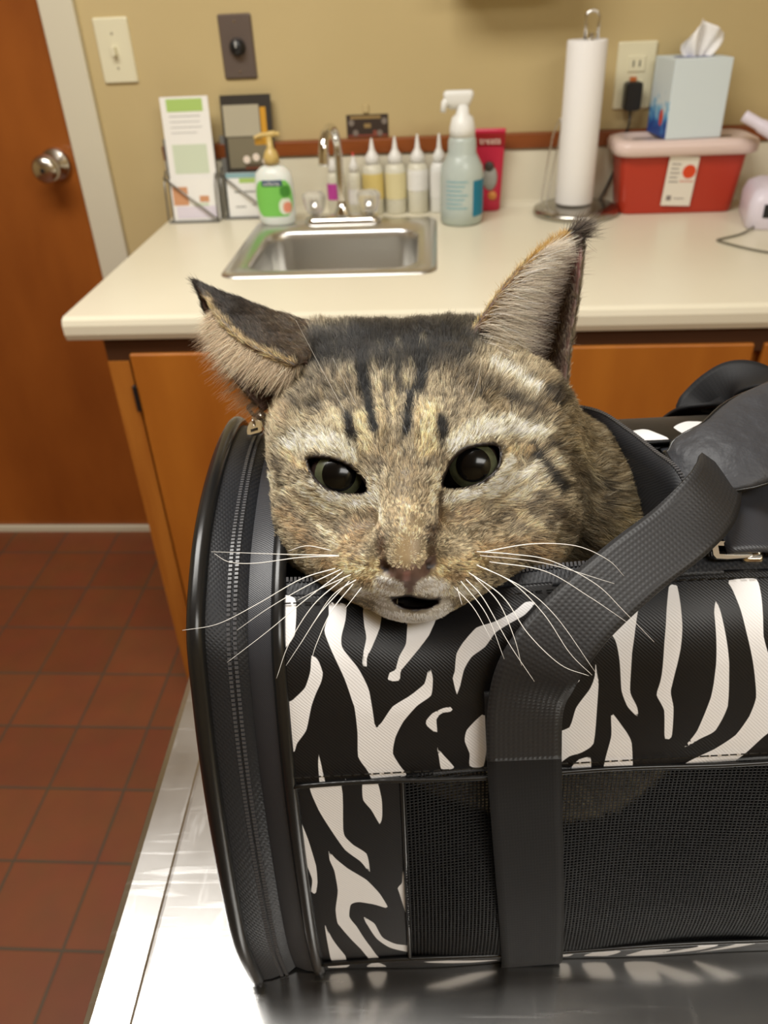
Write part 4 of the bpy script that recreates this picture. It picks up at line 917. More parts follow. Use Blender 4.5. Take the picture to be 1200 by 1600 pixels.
ell(636, 888, .0545, (9.6, 5.6, 5.0), .003)
EYES = {'left': (528, 744, .0165), 'right': (738, 729, .0165)}
for e in EYES.values(): ell(e[0], e[1], e[2], (15.2, 14.6, 13.6), .006)
nb = [car2head(.085, .125, .150), car2head(.095, .125, .10), car2head(.13, .12, .085)]
ell(520, 838, .002, (22, 17, 24), .014); ell(768, 842, .000, (30, 18, 24), .014); ell(588, 815, .0145, (16, 16, 15), .012); ell(694, 810, .0145, (16, 16, 15), .012)
ell(548, 868, .018, (16, 11, 16), .010); ell(728, 866, .018, (17, 11, 16), .010)
PR.append(('c', ch(800, 760, -.055), ch(875, 815, -.070), (.044, .048), .02)); ell(945, 850, -.046, (25, 27, 26), .018)
PR.append(('c', ch(870, 815, -.075), nb[0], (.048, .062), .02))
PR.append(('c', nb[0], nb[1], (.062, .072), .02)); PR.append(('c', nb[1], nb[2], (.072, .074), .02))
# ears: curved sheets. Each row across the ear: visible rim, back ridge, hidden wall, far rim
def ear(rows, n=40, m=26):
    R = []
    for row in rows: R.append(np.array([ch(*p) for p in row]))
    R = np.array(R)                                # rows x 4 x 3
    A = np.stack([spline(R[:, j], 16) for j in range(R.shape[1])], 1)
    G = np.array([spline(a, 18) for a in A])        # across
    return G
EL_ = ear([[(309, 446, -.036), (311, 445, -.037), (312, 448, -.038), (311, 450, -.037)],
           [(324, 466, -.030), (338, 458, -.038), (336, 474, -.046), (322, 486, -.038)],
           [(345, 500, -.020), (378, 472, -.036), (372, 500, -.050), (336, 525, -.040)],
           [(378, 532, -.012), (425, 490, -.036), (415, 530, -.052), (356, 570, -.036)],
           [(415, 552, -.006), (478, 506, -.036), (465, 560, -.052), (382, 608, -.032)],
           [(460, 572, -.004), (525, 525, -.036), (505, 590, -.050), (412, 640, -.028)]])
ER_ = ear([[(898, 362, -.046), (902, 360, -.048), (906, 362, -.050), (908, 367, -.048)],
           [(868, 377, -.036), (882, 384, -.046), (900, 384, -.052), (909, 390, -.046)],
           [(832, 402, -.026), (858, 420, -.046), (888, 425, -.054), (906, 430, -.042)],
           [(795, 440, -.018), (835, 470, -.050), (875, 480, -.056), (899, 482, -.038)],
           [(760, 488, -.014), (815, 530, -.052), (862, 540, -.058), (890, 540, -.034)],
           [(735, 528, -.014), (800, 580, -.050), (850, 595, -.056), (884, 590, -.032)],
           [(722, 560, -.016), (790, 620, -.045), (840, 640, -.050), (878, 632, -.034)]])
def shear(G, th):
    P_ = G.reshape(-1, 3)
    du = np.gradient(G, axis=0); dv = np.gradient(G, axis=1); N_ = np.cross(du, dv); N_ /= np.linalg.norm(N_, axis=-1, keepdims=True) + 1e-12
    return P_.astype(np.float32), N_.reshape(-1, 3).astype(np.float32), th
EARS = [shear(EL_, .0013), shear(ER_, .0013)]
def nearest(X, P_, chunk=4000):
    d = np.empty(len(X), np.float32); ii = np.empty(len(X), int); p2 = (P_ ** 2).sum(1)
    for i in range(0, len(X), chunk):
        x = X[i:i + chunk]; q = (x ** 2).sum(1)[:, None] + p2[None] - 2 * x @ P_.T; j = q.argmin(1)
        ii[i:i + chunk] = j; d[i:i + chunk] = np.sqrt(np.maximum(q[np.arange(len(x)), j], 0))
    return d, ii
def poly2(P_, q):  # signed distance in the chart, negative inside
    a = np.array(q, float); b = np.roll(a, -1, 0); X = P_[:, None, :]; ab = (b - a)[None]
    t = np.clip(((X - a[None]) * ab).sum(-1) / ((ab ** 2).sum(-1) + 1e-9), 0, 1); d = np.sqrt((((X - a[None]) - t[..., None] * ab) ** 2).sum(-1)).min(1)
    y = X[..., 1]; cr = ((a[None, :, 1] > y) != (b[None, :, 1] > y)); xi = a[None, :, 0] + (y - a[None, :, 1]) / (ab[..., 1] + 1e-12) * ab[..., 0]
    ins = (cr & (X[..., 0] < xi)).sum(1) % 2 == 1
    return np.where(ins, -d, d)
LIDS = {'left': [(481, 719), (490, 716), (512, 717), (530, 722), (546, 730), (561, 742), (571, 757), (574, 769), (560, 771), (542, 771), (525, 768), (512, 763), (497, 751), (486, 735)],
        'right': [(690, 760), (696, 744), (703, 728), (713, 714), (730, 702), (752, 697), (770, 696), (780, 701), (781, 712), (779, 724), (770, 738), (755, 750), (740, 757), (722, 762), (703, 763)]}
MOUTH = [(612, 935), (624, 934), (636, 932), (641, 932), (654, 936), (671, 938), (688, 936), (682, 943), (668, 949), (648, 952), (630, 949), (618, 942)]
def sdf(X):
    X = X.astype(np.float32); D = None
    for kind, a, b, r, k in PR:
        if kind == 'e':
            q = (X - a.astype(np.float32)); k0 = np.sqrt(((q / r.astype(np.float32)) ** 2).sum(1)) + 1e-9; k1 = np.sqrt(((q / (r ** 2).astype(np.float32)) ** 2).sum(1)) + 1e-9
            d = k0 * (k0 - 1) / k1
        else:
            ab = (b - a).astype(np.float32); t = np.clip(((X - a.astype(np.float32)) @ ab) / (ab @ ab), 0, 1)
            d = np.sqrt(((X - a.astype(np.float32) - t[:, None] * ab) ** 2).sum(1)) - (r[0] + (r[1] - r[0]) * t)
        if D is None: D = d
        else:
            h = np.maximum(k - np.abs(D - d), 0) / k; D = np.minimum(D, d) - h * h * k * .25
    for P_, N_, th in EARS:
        lo = P_.min(0) - .012; hi = P_.max(0) + .012; s = np.where((X > lo).all(1) & (X < hi).all(1))[0]
        if len(s):
            d, _ = nearest(X[s], P_); d = d - th; k = .005; h = np.maximum(k - np.abs(D[s] - d), 0) / k; D[s] = np.minimum(D[s], d) - h * h * k * .25
    s = np.where((X[:, 2] > .005) & (np.abs(D) < .02))[0]
    if len(s):
        C_ = chart(X[s].astype(float)); sc = .00025
        for nme, poly in list(LIDS.items()):
            d = np.maximum(poly2(C_, poly) * sc, (EYES[nme][2] - .004) - X[s, 2]); D[s] = np.maximum(D[s], -d)
        d = np.maximum(poly2(C_, MOUTH) * sc, .031 - X[s, 2]); D[s] = np.maximum(D[s], -d)
        for (u, v, z, r) in ((602, 888, .0560, .0027), (609, 893, .0580, .0020), (672, 884, .0560, .0029), (665, 889, .0580, .0022)):
            d = np.sqrt(((X[s] - ch(u, v, z)) ** 2).sum(1)) - r; k = .0015; h = np.maximum(k - np.abs(-d - D[s]), 0) / k; D[s] = np.maximum(D[s], -d) + h * h * k * .25
        a, b = ch(637, 905, .0600), ch(640, 930, .0545); ab = b - a; t = np.clip(((X[s] - a) @ ab) / (ab @ ab), 0, 1)
        d = np.sqrt(((X[s] - a - t[:, None] * ab) ** 2).sum(1)) - .0012; D[s] = np.maximum(D[s], -d)
    return D
def surface_nets(lo, hi, h, blk=6):
    n = (np.ceil((hi - lo) / h / blk).astype(int)) * blk + 1
    cn = (n - 1) // blk; cc = np.stack(np.meshgrid(*[lo[i] + (np.arange(cn[i]) + .5) * blk * h for i in range(3)], indexing='ij'), -1).reshape(-1, 3)
    dc = sdf(cc).reshape(cn); Fd = np.repeat(np.repeat(np.repeat(np.sign(dc), blk, 0), blk, 1), blk, 2).astype(np.float32)
    Fd = np.pad(Fd, ((0, 1),) * 3, mode='edge')
    act = np.argwhere(np.abs(dc) < blk * h * 1.15 + .003); o = np.stack(np.meshgrid(*[np.arange(blk + 1)] * 3, indexing='ij'), -1).reshape(-1, 3)
    I = (act[:, None, :] * blk + o[None]).reshape(-1, 3); fl = np.unique((I[:, 0] * n[1] + I[:, 1]) * n[2] + I[:, 2])
    I = np.stack([fl // (n[1] * n[2]), fl // n[2] % n[1], fl % n[2]], -1)
    val = np.concatenate([sdf(lo + I[i:i + 400000] * h) for i in range(0, len(I), 400000)]); Fd[I[:, 0], I[:, 1], I[:, 2]] = val
    ins = Fd < 0; c = np.zeros(np.array(Fd.shape) - 1, np.int8)
    for dx in (0, 1):
        for dy in (0, 1):
            for dz in (0, 1): c += ins[dx:dx + c.shape[0], dy:dy + c.shape[1], dz:dz + c.shape[2]]
    cells = np.argwhere((c > 0) & (c < 8)); idx = np.full(c.shape, -1, np.int32); idx[tuple(cells.T)] = np.arange(len(cells))
    S_ = np.zeros((len(cells), 3)); Nn = np.zeros(len(cells))
    cor = [(a, b, d) for a in (0, 1) for b in (0, 1) for d in (0, 1)]
    for i in range(8):
        for j in range(i + 1, 8):
            if sum(abs(cor[i][q] - cor[j][q]) for q in range(3)) != 1: continue
            a, b = np.array(cor[i]), np.array(cor[j]); fa = Fd[tuple((cells + a).T)]; fb = Fd[tuple((cells + b).T)]; m = (fa < 0) != (fb < 0)
            t = fa[m] / (fa[m] - fb[m]); S_[m] += a + (b - a) * t[:, None]; Nn[m] += 1
    V = lo + (cells + S_ / Nn[:, None]) * h; Fc = []
    for ax in range(3):
        e = [0, 0, 0]; e[ax] = 1; u_, v_ = [q for q in range(3) if q != ax]
        A_ = ins[:, :, :]; sl0 = [slice(1, -1)] * 3; sl1 = [slice(1, -1)] * 3; sl0[ax] = slice(0, -1); sl1[ax] = slice(1, None)
        x0 = A_[tuple(sl0)]; x1 = A_[tuple(sl1)]; E_ = np.argwhere(x0 != x1); fwd = x0[tuple(E_.T)]; off_ = np.ones(3, int); off_[ax] = 0; E_ = E_ + off_
        q = []
        for du, dv in ((0, 0), (-1, 0), (-1, -1), (0, -1)):
            o_ = np.zeros(3, int); o_[u_] = du; o_[v_] = dv; q.append(idx[tuple((E_ + o_).T)])
        q = np.stack(q, -1)
        if ax == 1: fwd = ~fwd
        q[~fwd] = q[~fwd][:, ::-1]; Fc.append(q)
    Fc = np.concatenate(Fc); return V, Fc[(Fc >= 0).all(1)]
lo = np.array((-.112, -.235, -.245)); hi = np.array((.150, .105, .078))
CV, CF = surface_nets(lo, hi, .00125)
for _ in range(2):   # light smoothing, keeps the lids crisp enough
    acc = np.zeros_like(CV); cnt = np.zeros(len(CV))
    for i in range(4):
        a, b = CF[:, i], CF[:, (i + 1) % 4]
        for p, q in ((a, b), (b, a)):
            for c_ in range(3): acc[:, c_] += np.bincount(p, CV[q, c_], len(CV))
            cnt += np.bincount(p, minlength=len(CV))
    CV = CV * .55 + .45 * acc / np.maximum(cnt, 1)[:, None]
t0, t1 = CV[CF[:, 1]] - CV[CF[:, 0]], CV[CF[:, 3]] - CV[CF[:, 0]]; FN = np.cross(CV[CF[:, 2]] - CV[CF[:, 0]], CV[CF[:, 3]] - CV[CF[:, 1]]); FA = np.linalg.norm(FN, axis=1) / 2
VN = np.zeros_like(CV)
for i in range(4):
    for c_ in range(3): VN[:, c_] += np.bincount(CF[:, i], FN[:, c_], len(CV))
VN /= np.linalg.norm(VN, axis=1, keepdims=True) + 1e-12
mid = CV.mean(0)
if ((CV - ch(652, 655, -.03)) * VN).sum(1).mean() < 0: CF = CF[:, ::-1]; VN = -VN; FN = -FN

# ---- coat pattern on the face chart: base colour then strokes (points, half width, softness, colour, strength)
LN = lambda c: np.array(srgb(*c)[:3])
BASE = LN((146, 131, 104))
ST = []
def st(pts, wd, col, a=1., soft=None): ST.append((np.array(pts, float), wd, soft or wd * .9, LN(col), a))
st([(880, 640), (960, 720), (980, 800), (930, 880), (860, 900)], 60, (118, 100, 68), .95)
st([(900, 700), (930, 760)], 12, (70, 58, 40), .6); st([(955, 745), (960, 790)], 10, (75, 62, 42), .5); st([(880, 800), (920, 850)], 16, (80, 62, 40), .5)
st([(960, 850), (990, 800)], 14, (150, 130, 85), .6)
st([(470, 540), (560, 515), (650, 508), (740, 505)], 34, (66, 60, 52), .9); st([(560, 520), (700, 515)], 18, (44, 42, 42), .9)
st([(600, 540), (690, 545)], 18, (58, 54, 50), .7)
st([(450, 600), (520, 590), (560, 620)], 22, (112, 96, 70), .7); st([(700, 560), (760, 600), (800, 640)], 24, (110, 94, 68), .7)
st([(566, 545), (564, 575), (571, 605)], 10, (26, 23, 20), 1.); st([(655, 540), (661, 575), (655, 602)], 10, (26, 23, 20), 1.)
st([(600, 560), (604, 600)], 6, (60, 54, 46), .7); st([(622, 560), (626, 600)], 6, (60, 54, 46), .7)
for x, y in ((580, 560), (612, 548), (640, 562), (545, 570), (600, 580), (632, 585), (590, 535), (660, 525), (620, 530)): st([(x, y), (x + 5, y + 9)], 4, (175, 160, 120), .6)
st([(592, 600), (596, 640), (600, 680)], 8, (172, 150, 108), .8); st([(615, 605), (616, 650)], 7, (165, 145, 105), .7); st([(670, 640), (668, 700)], 16, (192, 168, 118), .9); st([(562, 650), (568, 705)], 12, (186, 164, 118), .9)
st([(572, 602), (576, 635), (584, 668)], 7, (26, 22, 18), 1.); st([(641, 608), (637, 645), (634, 672)], 7, (26, 22, 18), 1.)
st([(603, 620), (606, 690)], 5, (92, 78, 58), .6); st([(622, 640), (622, 700)], 5, (98, 84, 62), .6)
st([(541, 648), (545, 668), (549, 694)], 9, (34, 28, 23), 1.); st([(690, 655), (696, 690)], 9, (34, 28, 23), 1.)
st([(450, 690), (500, 678), (540, 706)], 17, (205, 192, 160), .85); st([(712, 695), (750, 670), (800, 662), (850, 665)], 17, (212, 200, 168), .85)
st([(430, 660), (470, 645), (520, 650)], 14, (160, 144, 112), .6); st([(445, 625), (490, 630)], 9, (70, 58, 44), .6)
st([(770, 620), (830, 640), (870, 660)], 14, (130, 112, 82), .6); st([(800, 612), (850, 640)], 7, (62, 50, 38), .6)
st([(775, 562), (808, 580), (842, 604)], 8, (214, 200, 168), .8); st([(745, 590), (790, 610)], 8, (90, 76, 54), .5)
st([(862, 606), (886, 618)], 10, (54, 42, 32), .8)
st([(600, 700), (636, 730), (636, 790)], 20, (142, 122, 90), .7); st([(566, 712), (590, 722)], 9, (96, 80, 60), .7); st([(690, 712), (665, 722)], 9, (96, 80, 60), .7)
st([(578, 745), (586, 790), (590, 820)], 9, (206, 186, 150), .8); st([(684, 740), (676, 780)], 8, (196, 176, 140), .7)
st([(486, 752), (515, 778), (555, 785), (580, 780)], 8, (214, 200, 168), .8); st([(700, 778), (745, 770), (785, 745), (800, 715)], 8, (214, 200, 168), .8)
st([(690, 772), (688, 800), (684, 830)], 5, (84, 62, 44), .85); st([(580, 795), (594, 830), (592, 860)], 6, (110, 82, 52), .6)
st([(425, 745), (470, 790), (520, 850)], 10, (200, 180, 142), .7); st([(428, 715), (436, 760)], 6, (84, 70, 52), .8); st([(455, 770), (500, 805), (550, 830)], 10, (112, 94, 66), .6)
st([(440, 800), (480, 850), (520, 890)], 12, (150, 118, 76), .6); st([(480, 730), (462, 722), (440, 700)], 6, (190, 158, 104), .6)
st([(800, 790), (840, 750), (870, 720)], 14, (196, 178, 144), .75); st([(834, 700), (860, 728), (884, 760)], 10, (40, 32, 25), .95); st([(800, 700), (830, 700)], 6, (190, 158, 104), .6)
st([(745, 830), (800, 800), (850, 790)], 12, (104, 86, 60), .65); st([(845, 830), (880, 800)], 7, (78, 62, 42), .65); st([(760, 860), (820, 850), (870, 870)], 16, (160, 128, 86), .7); st([(700, 810), (740, 800)], 14, (150, 120, 80), .5)
st([(560, 820), (540, 860)], 18, (158, 126, 84), .6)
st([(636, 800), (636, 845), (636, 866)], 22, (184, 158, 116), .8); st([(636, 850), (636, 868)], 14, (196, 166, 118), .7)
st([(595, 845), (597, 872)], 6, (96, 66, 40), .8); st([(674, 825), (675, 868)], 7, (84, 58, 36), .85)
st([(540, 885), (590, 890)], 16, (196, 168, 116), .8); st([(690, 890), (745, 880)], 16, (186, 156, 106), .8)
st([(598, 912), (622, 916), (608, 928)], 13, (240, 228, 206), .95); st([(655, 914), (690, 920)], 13, (240, 228, 208), .95); st([(556, 924), (590, 934)], 7, (226, 210, 180), .8); st([(712, 926), (740, 922)], 8, (222, 204, 172), .8)
for x, y in ((545, 873), (556, 879), (570, 882), (590, 886), (700, 888), (715, 882), (730, 873), (743, 868), (712, 895)): st([(x, y), (x + 5, y + 1)], 2.6, (62, 44, 30), .85)
st([(560, 905), (600, 915)], 6, (160, 124, 74), .5); st([(700, 905), (730, 900)], 6, (140, 106, 66), .5)
st([(600, 946), (618, 966), (645, 975), (672, 968), (694, 950)], 13, (240, 232, 216), 1.); st([(575, 925), (605, 932)], 6, (200, 182, 150), .7); st([(700, 925), (740, 915)], 8, (200, 176, 140), .7)
st([(430, 640), (400, 620), (360, 580)], 20, (170, 146, 112), .8)
st([(890, 560), (880, 600)], 8, (60, 48, 38), .7)
# extra tabby marking: darker crown, cheek bars, pale flecks
st([(500, 540), (570, 545), (640, 545), (720, 540)], 26, (48, 43, 38), .78)
st([(480, 600), (500, 640)], 8, (84, 70, 52), .5); st([(505, 590), (525, 632)], 8, (84, 70, 52), .5); st([(735, 585), (760, 625)], 9, (84, 70, 52), .5); st([(710, 590), (722, 630)], 7, (84, 70, 52), .45)
st([(600, 590), (598, 620)], 4, (60, 50, 40), .6); st([(618, 585), (624, 615)], 4, (60, 50, 40), .6)
st([(532, 668), (520, 640)], 6, (176, 160, 124), .6); st([(655, 640), (652, 690)], 5, (150, 128, 90), .6)
st([(870, 690), (905, 740), (915, 790)], 8, (80, 66, 46), .6); st([(905, 690), (940, 750)], 7, (150, 134, 98), .6); st([(840, 770), (875, 790), (900, 830)], 7, (84, 68, 46), .65); st([(815, 800), (850, 830)], 6, (186, 164, 122), .6)
st([(790, 840), (830, 860), (850, 890)], 7, (100, 80, 54), .6); st([(770, 770), (810, 745), (840, 725)], 8, (214, 198, 166), .75)
st([(446, 780), (480, 815), (505, 845)], 5, (96, 78, 54), .6); st([(462, 755), (492, 785), (520, 800)], 6, (206, 190, 156), .6)
st([(600, 760), (606, 800)], 8, (160, 138, 102), .5); st([(664, 760), (662, 800)], 8, (150, 128, 94), .5)
def coat(C_):
    col = np.tile(BASE, (len(C_), 1))
    for pts, wd, soft, c, a in ST:
        sel = np.where((C_ > pts.min(0) - wd - soft).all(1) & (C_ < pts.max(0) + wd + soft).all(1))[0]
        if not len(sel): continue
        X = C_[sel]; d = np.full(len(sel), 1e9)
        for p, q in zip(pts, pts[1:]):
            ab = q - p; t = np.clip(((X - p) @ ab) / (ab @ ab), 0, 1); d = np.minimum(d, np.hypot(*(X - p - t[:, None] * ab).T))
        w_ = a * np.clip(1 - (d - wd * .55) / soft, 0, 1); w_ = w_ * w_ * (3 - 2 * w_) if a == 1 else w_
        col[sel] = col[sel] * (1 - w_[:, None]) + c * w_[:, None]
    return col
NOSE = [(594, 874), (604, 876), (618, 884), (636, 888), (654, 884), (670, 873), (681, 864), (680, 880), (668, 896), (650, 908), (641, 926), (636, 926), (632, 910), (612, 900), (599, 889)]
def bare(C_, Z):   # signed chart distance to the hairless places of the face (only where the face is, z high)
    d = np.full(len(C_), 1e3)
    f = Z > .004
    for q, m_ in ((LIDS['left'], 4), (LIDS['right'], 4), (NOSE, 0), (MOUTH, 3)): d[f] = np.minimum(d[f], poly2(C_[f], q) - m_)
    return d
# skin colours
VC = chart(CV); sk_c = coat(VC) * .45; bd = bare(VC, CV[:, 2])
dn = poly2(VC, NOSE); f = (dn < 1.5) & (CV[:, 2] > .035); sk_c[f] = LN((98, 76, 66)) * (1 - .5 * np.clip((np.abs(VC[f, 0] - 637) - 22) / 20, 0, 1))[:, None]
f = (np.hypot(VC[:, 0] - 636, (VC[:, 1] - 900) * .8) < 7) & (CV[:, 2] > .035); sk_c[f] = LN((132, 96, 88))
for nu, nv in ((603, 889), (671, 885)):
    f = (np.hypot(VC[:, 0] - nu, (VC[:, 1] - nv) * 1.2) < 6.5) & (CV[:, 2] > .035); sk_c[f] = LN((34, 22, 19))
for q in LIDS.values(): f = (poly2(VC, q) < 5.5) & (CV[:, 2] > .004); sk_c[f] = LN((30, 22, 19))
f = (poly2(VC, MOUTH) < 2.5) & (CV[:, 2] > .02); sk_c[f] = LN((26, 16, 15))
earid = np.full(len(CV), -1); side = np.zeros(len(CV))
for ei, (P_, N_, th) in enumerate(EARS):
    lo_ = P_.min(0) - .004; hi_ = P_.max(0) + .004; s = np.where((CV > lo_).all(1) & (CV < hi_).all(1))[0]; d, j = nearest(CV[s].astype(np.float32), P_); k = d < .0032
    s = s[k]; j = j[k]; earid[s] = ei; nn = N_[j]; side[s] = .5 * (VN[s] * nn).sum(1) + .5 * np.clip(((CV[s] - P_[j]) * nn).sum(1) / .0010, -1, 1)
# outside of an ear faces away from its cupped middle
for ei, (G, P_) in enumerate(((EL_, EARS[0]), (ER_, EARS[1]))):
    mr = G[G.shape[0] // 2]; chord = (mr[0] + mr[-1]) / 2 - mr[len(mr) // 2]; nmid = P_[1].reshape(G.shape)[G.shape[0] // 2, len(mr) // 2]
    if nmid @ chord > 0: side[earid == ei] *= -1        # positive side = outer (back) of the ear
inner = (earid >= 0) & (side < -.2)
sk_c[inner] = LN((104, 80, 72)); sk_c[(earid == 0) & (side > 0)] = LN((60, 48, 38)); sk_c[(earid == 1) & (side > 0)] = LN((70, 56, 42))
f = inner & (earid == 1); pk = np.exp(-((VC[f, 0] - 893) / 14) ** 2 - ((VC[f, 1] - 412) / 22) ** 2)[:, None]; sk_c[f] = sk_c[f] * (1 - pk) + LN((170, 96, 96)) * pk

me = bpy.data.meshes.new('cat'); me.from_pydata(CV.tolist(), [], CF.tolist()); me.polygons.foreach_set('use_smooth', [True] * len(me.polygons))
at = me.attributes.new('tint', 'FLOAT_COLOR', 'POINT'); at.data.foreach_set('color', np.concatenate([sk_c, np.ones((len(CV), 1))], 1).astype(np.float32).ravel())
def tinted(name, rough, spec, sheen=0, sss=0):
    m = bpy.data.materials.new(name); m.use_nodes = True; nt = m.node_tree; b = nt.nodes['Principled BSDF']; a = nt.nodes.new('ShaderNodeAttribute'); a.attribute_name = 'tint'
    nt.links.new(a.outputs['Color'], b.inputs['Base Color']); b.inputs['Roughness'].default_value = rough; b.inputs['Specular IOR Level'].default_value = spec
    return m
me.materials.append(tinted('cat_skin', .45, .4))
cat = link(bpy.data.objects.new('cat', me)); cat.matrix_world = HM
tag(cat, 'brown tabby cat peering out of the open top of the zebra carrier', 'cat')
# ---- eyes
M['eyeball'] = mat('dark_eye', (.020, .012, .010, 1), .2, spec=.4)
M['iris'] = mat('grey_green_iris', srgb(76, 79, 58), .3, spec=.35, var=(300, srgb(60, 62, 45), (1, 1, 1)))
M['pupil'] = mat('pupil', (.002, .002, .002, 1), .16, spec=.4)
def spherecap(c, r, ax, ang, n=36, m=14):
    ax = Vector(ax).normalized(); q = Vector((0, 0, 1)).rotation_difference(ax).to_matrix().to_4x4()
    return lat([(r * math.sin(t), r * math.cos(t)) for t in np.linspace(0, ang, m)], n=n, M=Matrix.Translation(c) @ q)
for nme, (u, v, z) in EYES.items():
    c = Vector(ch(u, v, z - .0005)); R_ = .0118
    tgt = {'left': (530, 741), 'right': (740, 726)}[nme]
    p = Vector(ch(tgt[0], tgt[1], z + .011)); ax = (p - c).normalized()
    e = obj('eye', spherecap(c, R_, ax, PI, 40, 28), M['eyeball'], cat, smooth=True)
    obj('iris', spherecap(c, R_ + .00025, ax, math.asin(.0094 / R_)), M['iris'], e, smooth=True)
    obj('pupil', spherecap(c, R_ + .0005, ax, math.asin(.0065 / R_)), M['pupil'], e, smooth=True)

# ---- fur
def roots(n, wts):
    p = wts / wts.sum(); fi = RNG.choice(len(CF), n, p=p); q = CF[fi]; u, v = RNG.random((2, n)); 
    A_ = CV[q[:, 0]] * ((1 - u) * (1 - v))[:, None] + CV[q[:, 1]] * (u * (1 - v))[:, None] + CV[q[:, 2]] * (u * v)[:, None] + CV[q[:, 3]] * ((1 - u) * v)[:, None]
    N_ = VN[q[:, 0]] * ((1 - u) * (1 - v))[:, None] + VN[q[:, 1]] * (u * (1 - v))[:, None] + VN[q[:, 2]] * (u * v)[:, None] + VN[q[:, 3]] * ((1 - u) * v)[:, None]
    return A_, N_ / (np.linalg.norm(N_, axis=1, keepdims=True) + 1e-9), q[:, 0]
def noise3(P_, sc, seed, k=10):
    g = np.random.default_rng(seed); o = np.zeros(len(P_))
    for _ in range(k):
        d = g.normal(size=3); d /= np.linalg.norm(d); o += np.sin((P_ @ d) * 2 * PI / sc * g.uniform(.6, 1.6) + g.uniform(0, 6.3))
    return o / math.sqrt(k / 2)
FC = CV[CF].mean(1); FNn = FN / (np.linalg.norm(FN, axis=1, keepdims=True) + 1e-12); view = np.array((0, 0, HD)) - FC; view /= np.linalg.norm(view, axis=1, keepdims=True); fac = (FNn * view).sum(1)
FCc = chart(FC); fear = earid[CF[:, 0]]; finn = inner[CF[:, 0]]
w_ = FA * np.where(fac > -.35, 1., .22); deep = (FCc[:, 1] > 990) | (FC[:, 2] < -.14); w_ *= np.where(deep, .15, 1.)
fb = bare(FCc, FC[:, 2]); w_ *= np.where(fb < 0, 0, 1.) * np.where(finn, 0.25, 1.) * np.where(FC[:, 2] > .02, 1.6, 1.) * np.where(np.linalg.norm(FC - ch(637, 880, .058), axis=1) < .026, 2.2, 1.)
NH = 430000
Rp, Rn, Rv = roots(NH, w_); Rc = chart(Rp); keep = ~((bare(Rc, Rp[:, 2]) < 0)); Rp, Rn, Rv, Rc = Rp[keep], Rn[keep], Rv[keep], Rc[keep]; N0 = len(Rp)
NT = ch(637, 870, .060)
flow = Rp - NT; dist = np.linalg.norm(flow, axis=1); flow /= dist[:, None] + 1e-9
tp = np.clip(-Rp[:, 2] / .05, 0, 1); flow = flow + np.array((0, .25, -.6)) * np.clip((Rp[:, 2] < -.02) * 1.0, 0, 1)[:, None]
rt = np.clip((Rc[:, 0] - 840) / 80, 0, 1) * (earid[Rv] < 0); flow = flow * (1 - .6 * rt[:, None]) + np.array((.75, -.55, -.2)) * .6 * rt[:, None]
ae = earid[Rv]; tipL, tipR = ch(309, 444, -.037), ch(903, 358, -.048)
for ei, tp_ in ((0, tipL), (1, tipR)):
    s = ae == ei; dd = tp_ - Rp[s]; flow[s] = dd / (np.linalg.norm(dd, axis=1, keepdims=True) + 1e-9)
flow += .20 * np.stack([noise3(Rp, .010, q) for q in (1, 2, 3)], -1) + .16 * RNG.normal(size=(N0, 3))
T_ = flow - Rn * (flow * Rn).sum(1)[:, None]; T_ /= np.linalg.norm(T_, axis=1, keepdims=True) + 1e-9
ln = np.interp(dist, [0, .012, .03, .05, .08, .12, .2], [.0017, .0022, .0031, .0044, .0060, .0088, .0125])
ln = np.where(ae >= 0, .0038, ln); ln *= RNG.uniform(.65, 1.25, N0) * (1 + .12 * noise3(Rp, .006, 9))
ein = inner[Rv]; ln[ein] *= .8
bz = np.where(Rp[:, 2] > .004, np.minimum.reduce([poly2(Rc, LIDS['left']), poly2(Rc, LIDS['right']), poly2(Rc, MOUTH) + 4]), 99.); ln *= np.where(bz < 14, .45 + .55 * np.clip(bz, 0, 14) / 14, 1.); ln *= np.where((Rc[:, 1] > 925) & (Rp[:, 2] > .02), .8, 1)
lift = np.interp(dist, [0, .03, .08, .2], [.30, .34, .42, .5])[:, None] * RNG.uniform(.6, 1.5, (N0, 1))
K = 5; tt = np.linspace(0, 1, K)
D0 = T_ + Rn * lift; D0 /= np.linalg.norm(D0, axis=1, keepdims=True)
D1 = T_ + Rn * lift * .2 + .12 * RNG.normal(size=(N0, 3)); D1 /= np.linalg.norm(D1, axis=1, keepdims=True)
pos = (Rp - Rn * .0003)[:, None, :] + ln[:, None, None] * (D0[:, None, :] * (tt - tt ** 2 * .5)[None, :, None] + D1[:, None, :] * (tt ** 2 * .5)[None, :, None])
# clumps: neighbouring hairs lean together and share a tone
def cell(P_, h, seed):
    q = np.floor(P_ / h + np.random.default_rng(seed).random(3)).astype(np.int64); k = (q[:, 0] * 73856093) ^ (q[:, 1] * 19349663) ^ (q[:, 2] * 83492791)
    _, inv = np.unique(k, return_inverse=True); return inv.ravel()
Wp = Rp + .0005 * np.stack([noise3(Rp, .003, q) for q in (31, 32, 33)], -1)
c1, c2 = cell(Wp, .00085, 5), cell(Wp, .0023, 6)
for cid, a_ in ((c1, .55 * (earid[Rv] < 0)), (c2, .16 * (earid[Rv] < 0))):
    n_ = np.bincount(cid).astype(float); tip = np.stack([np.bincount(cid, pos[:, -1, q]) / n_ for q in range(3)], -1)
    pos = pos + (a_[:, None] * (tip[cid] - pos[:, -1]))[:, None, :] * (tt ** 1.6)[None, :, None]
cg = np.random.default_rng(77); h1 = cg.normal(size=c1.max() + 1)[c1]; h2 = cg.normal(size=c2.max() + 1)[c2]; u1 = cg.random(c1.max() + 1)[c1]
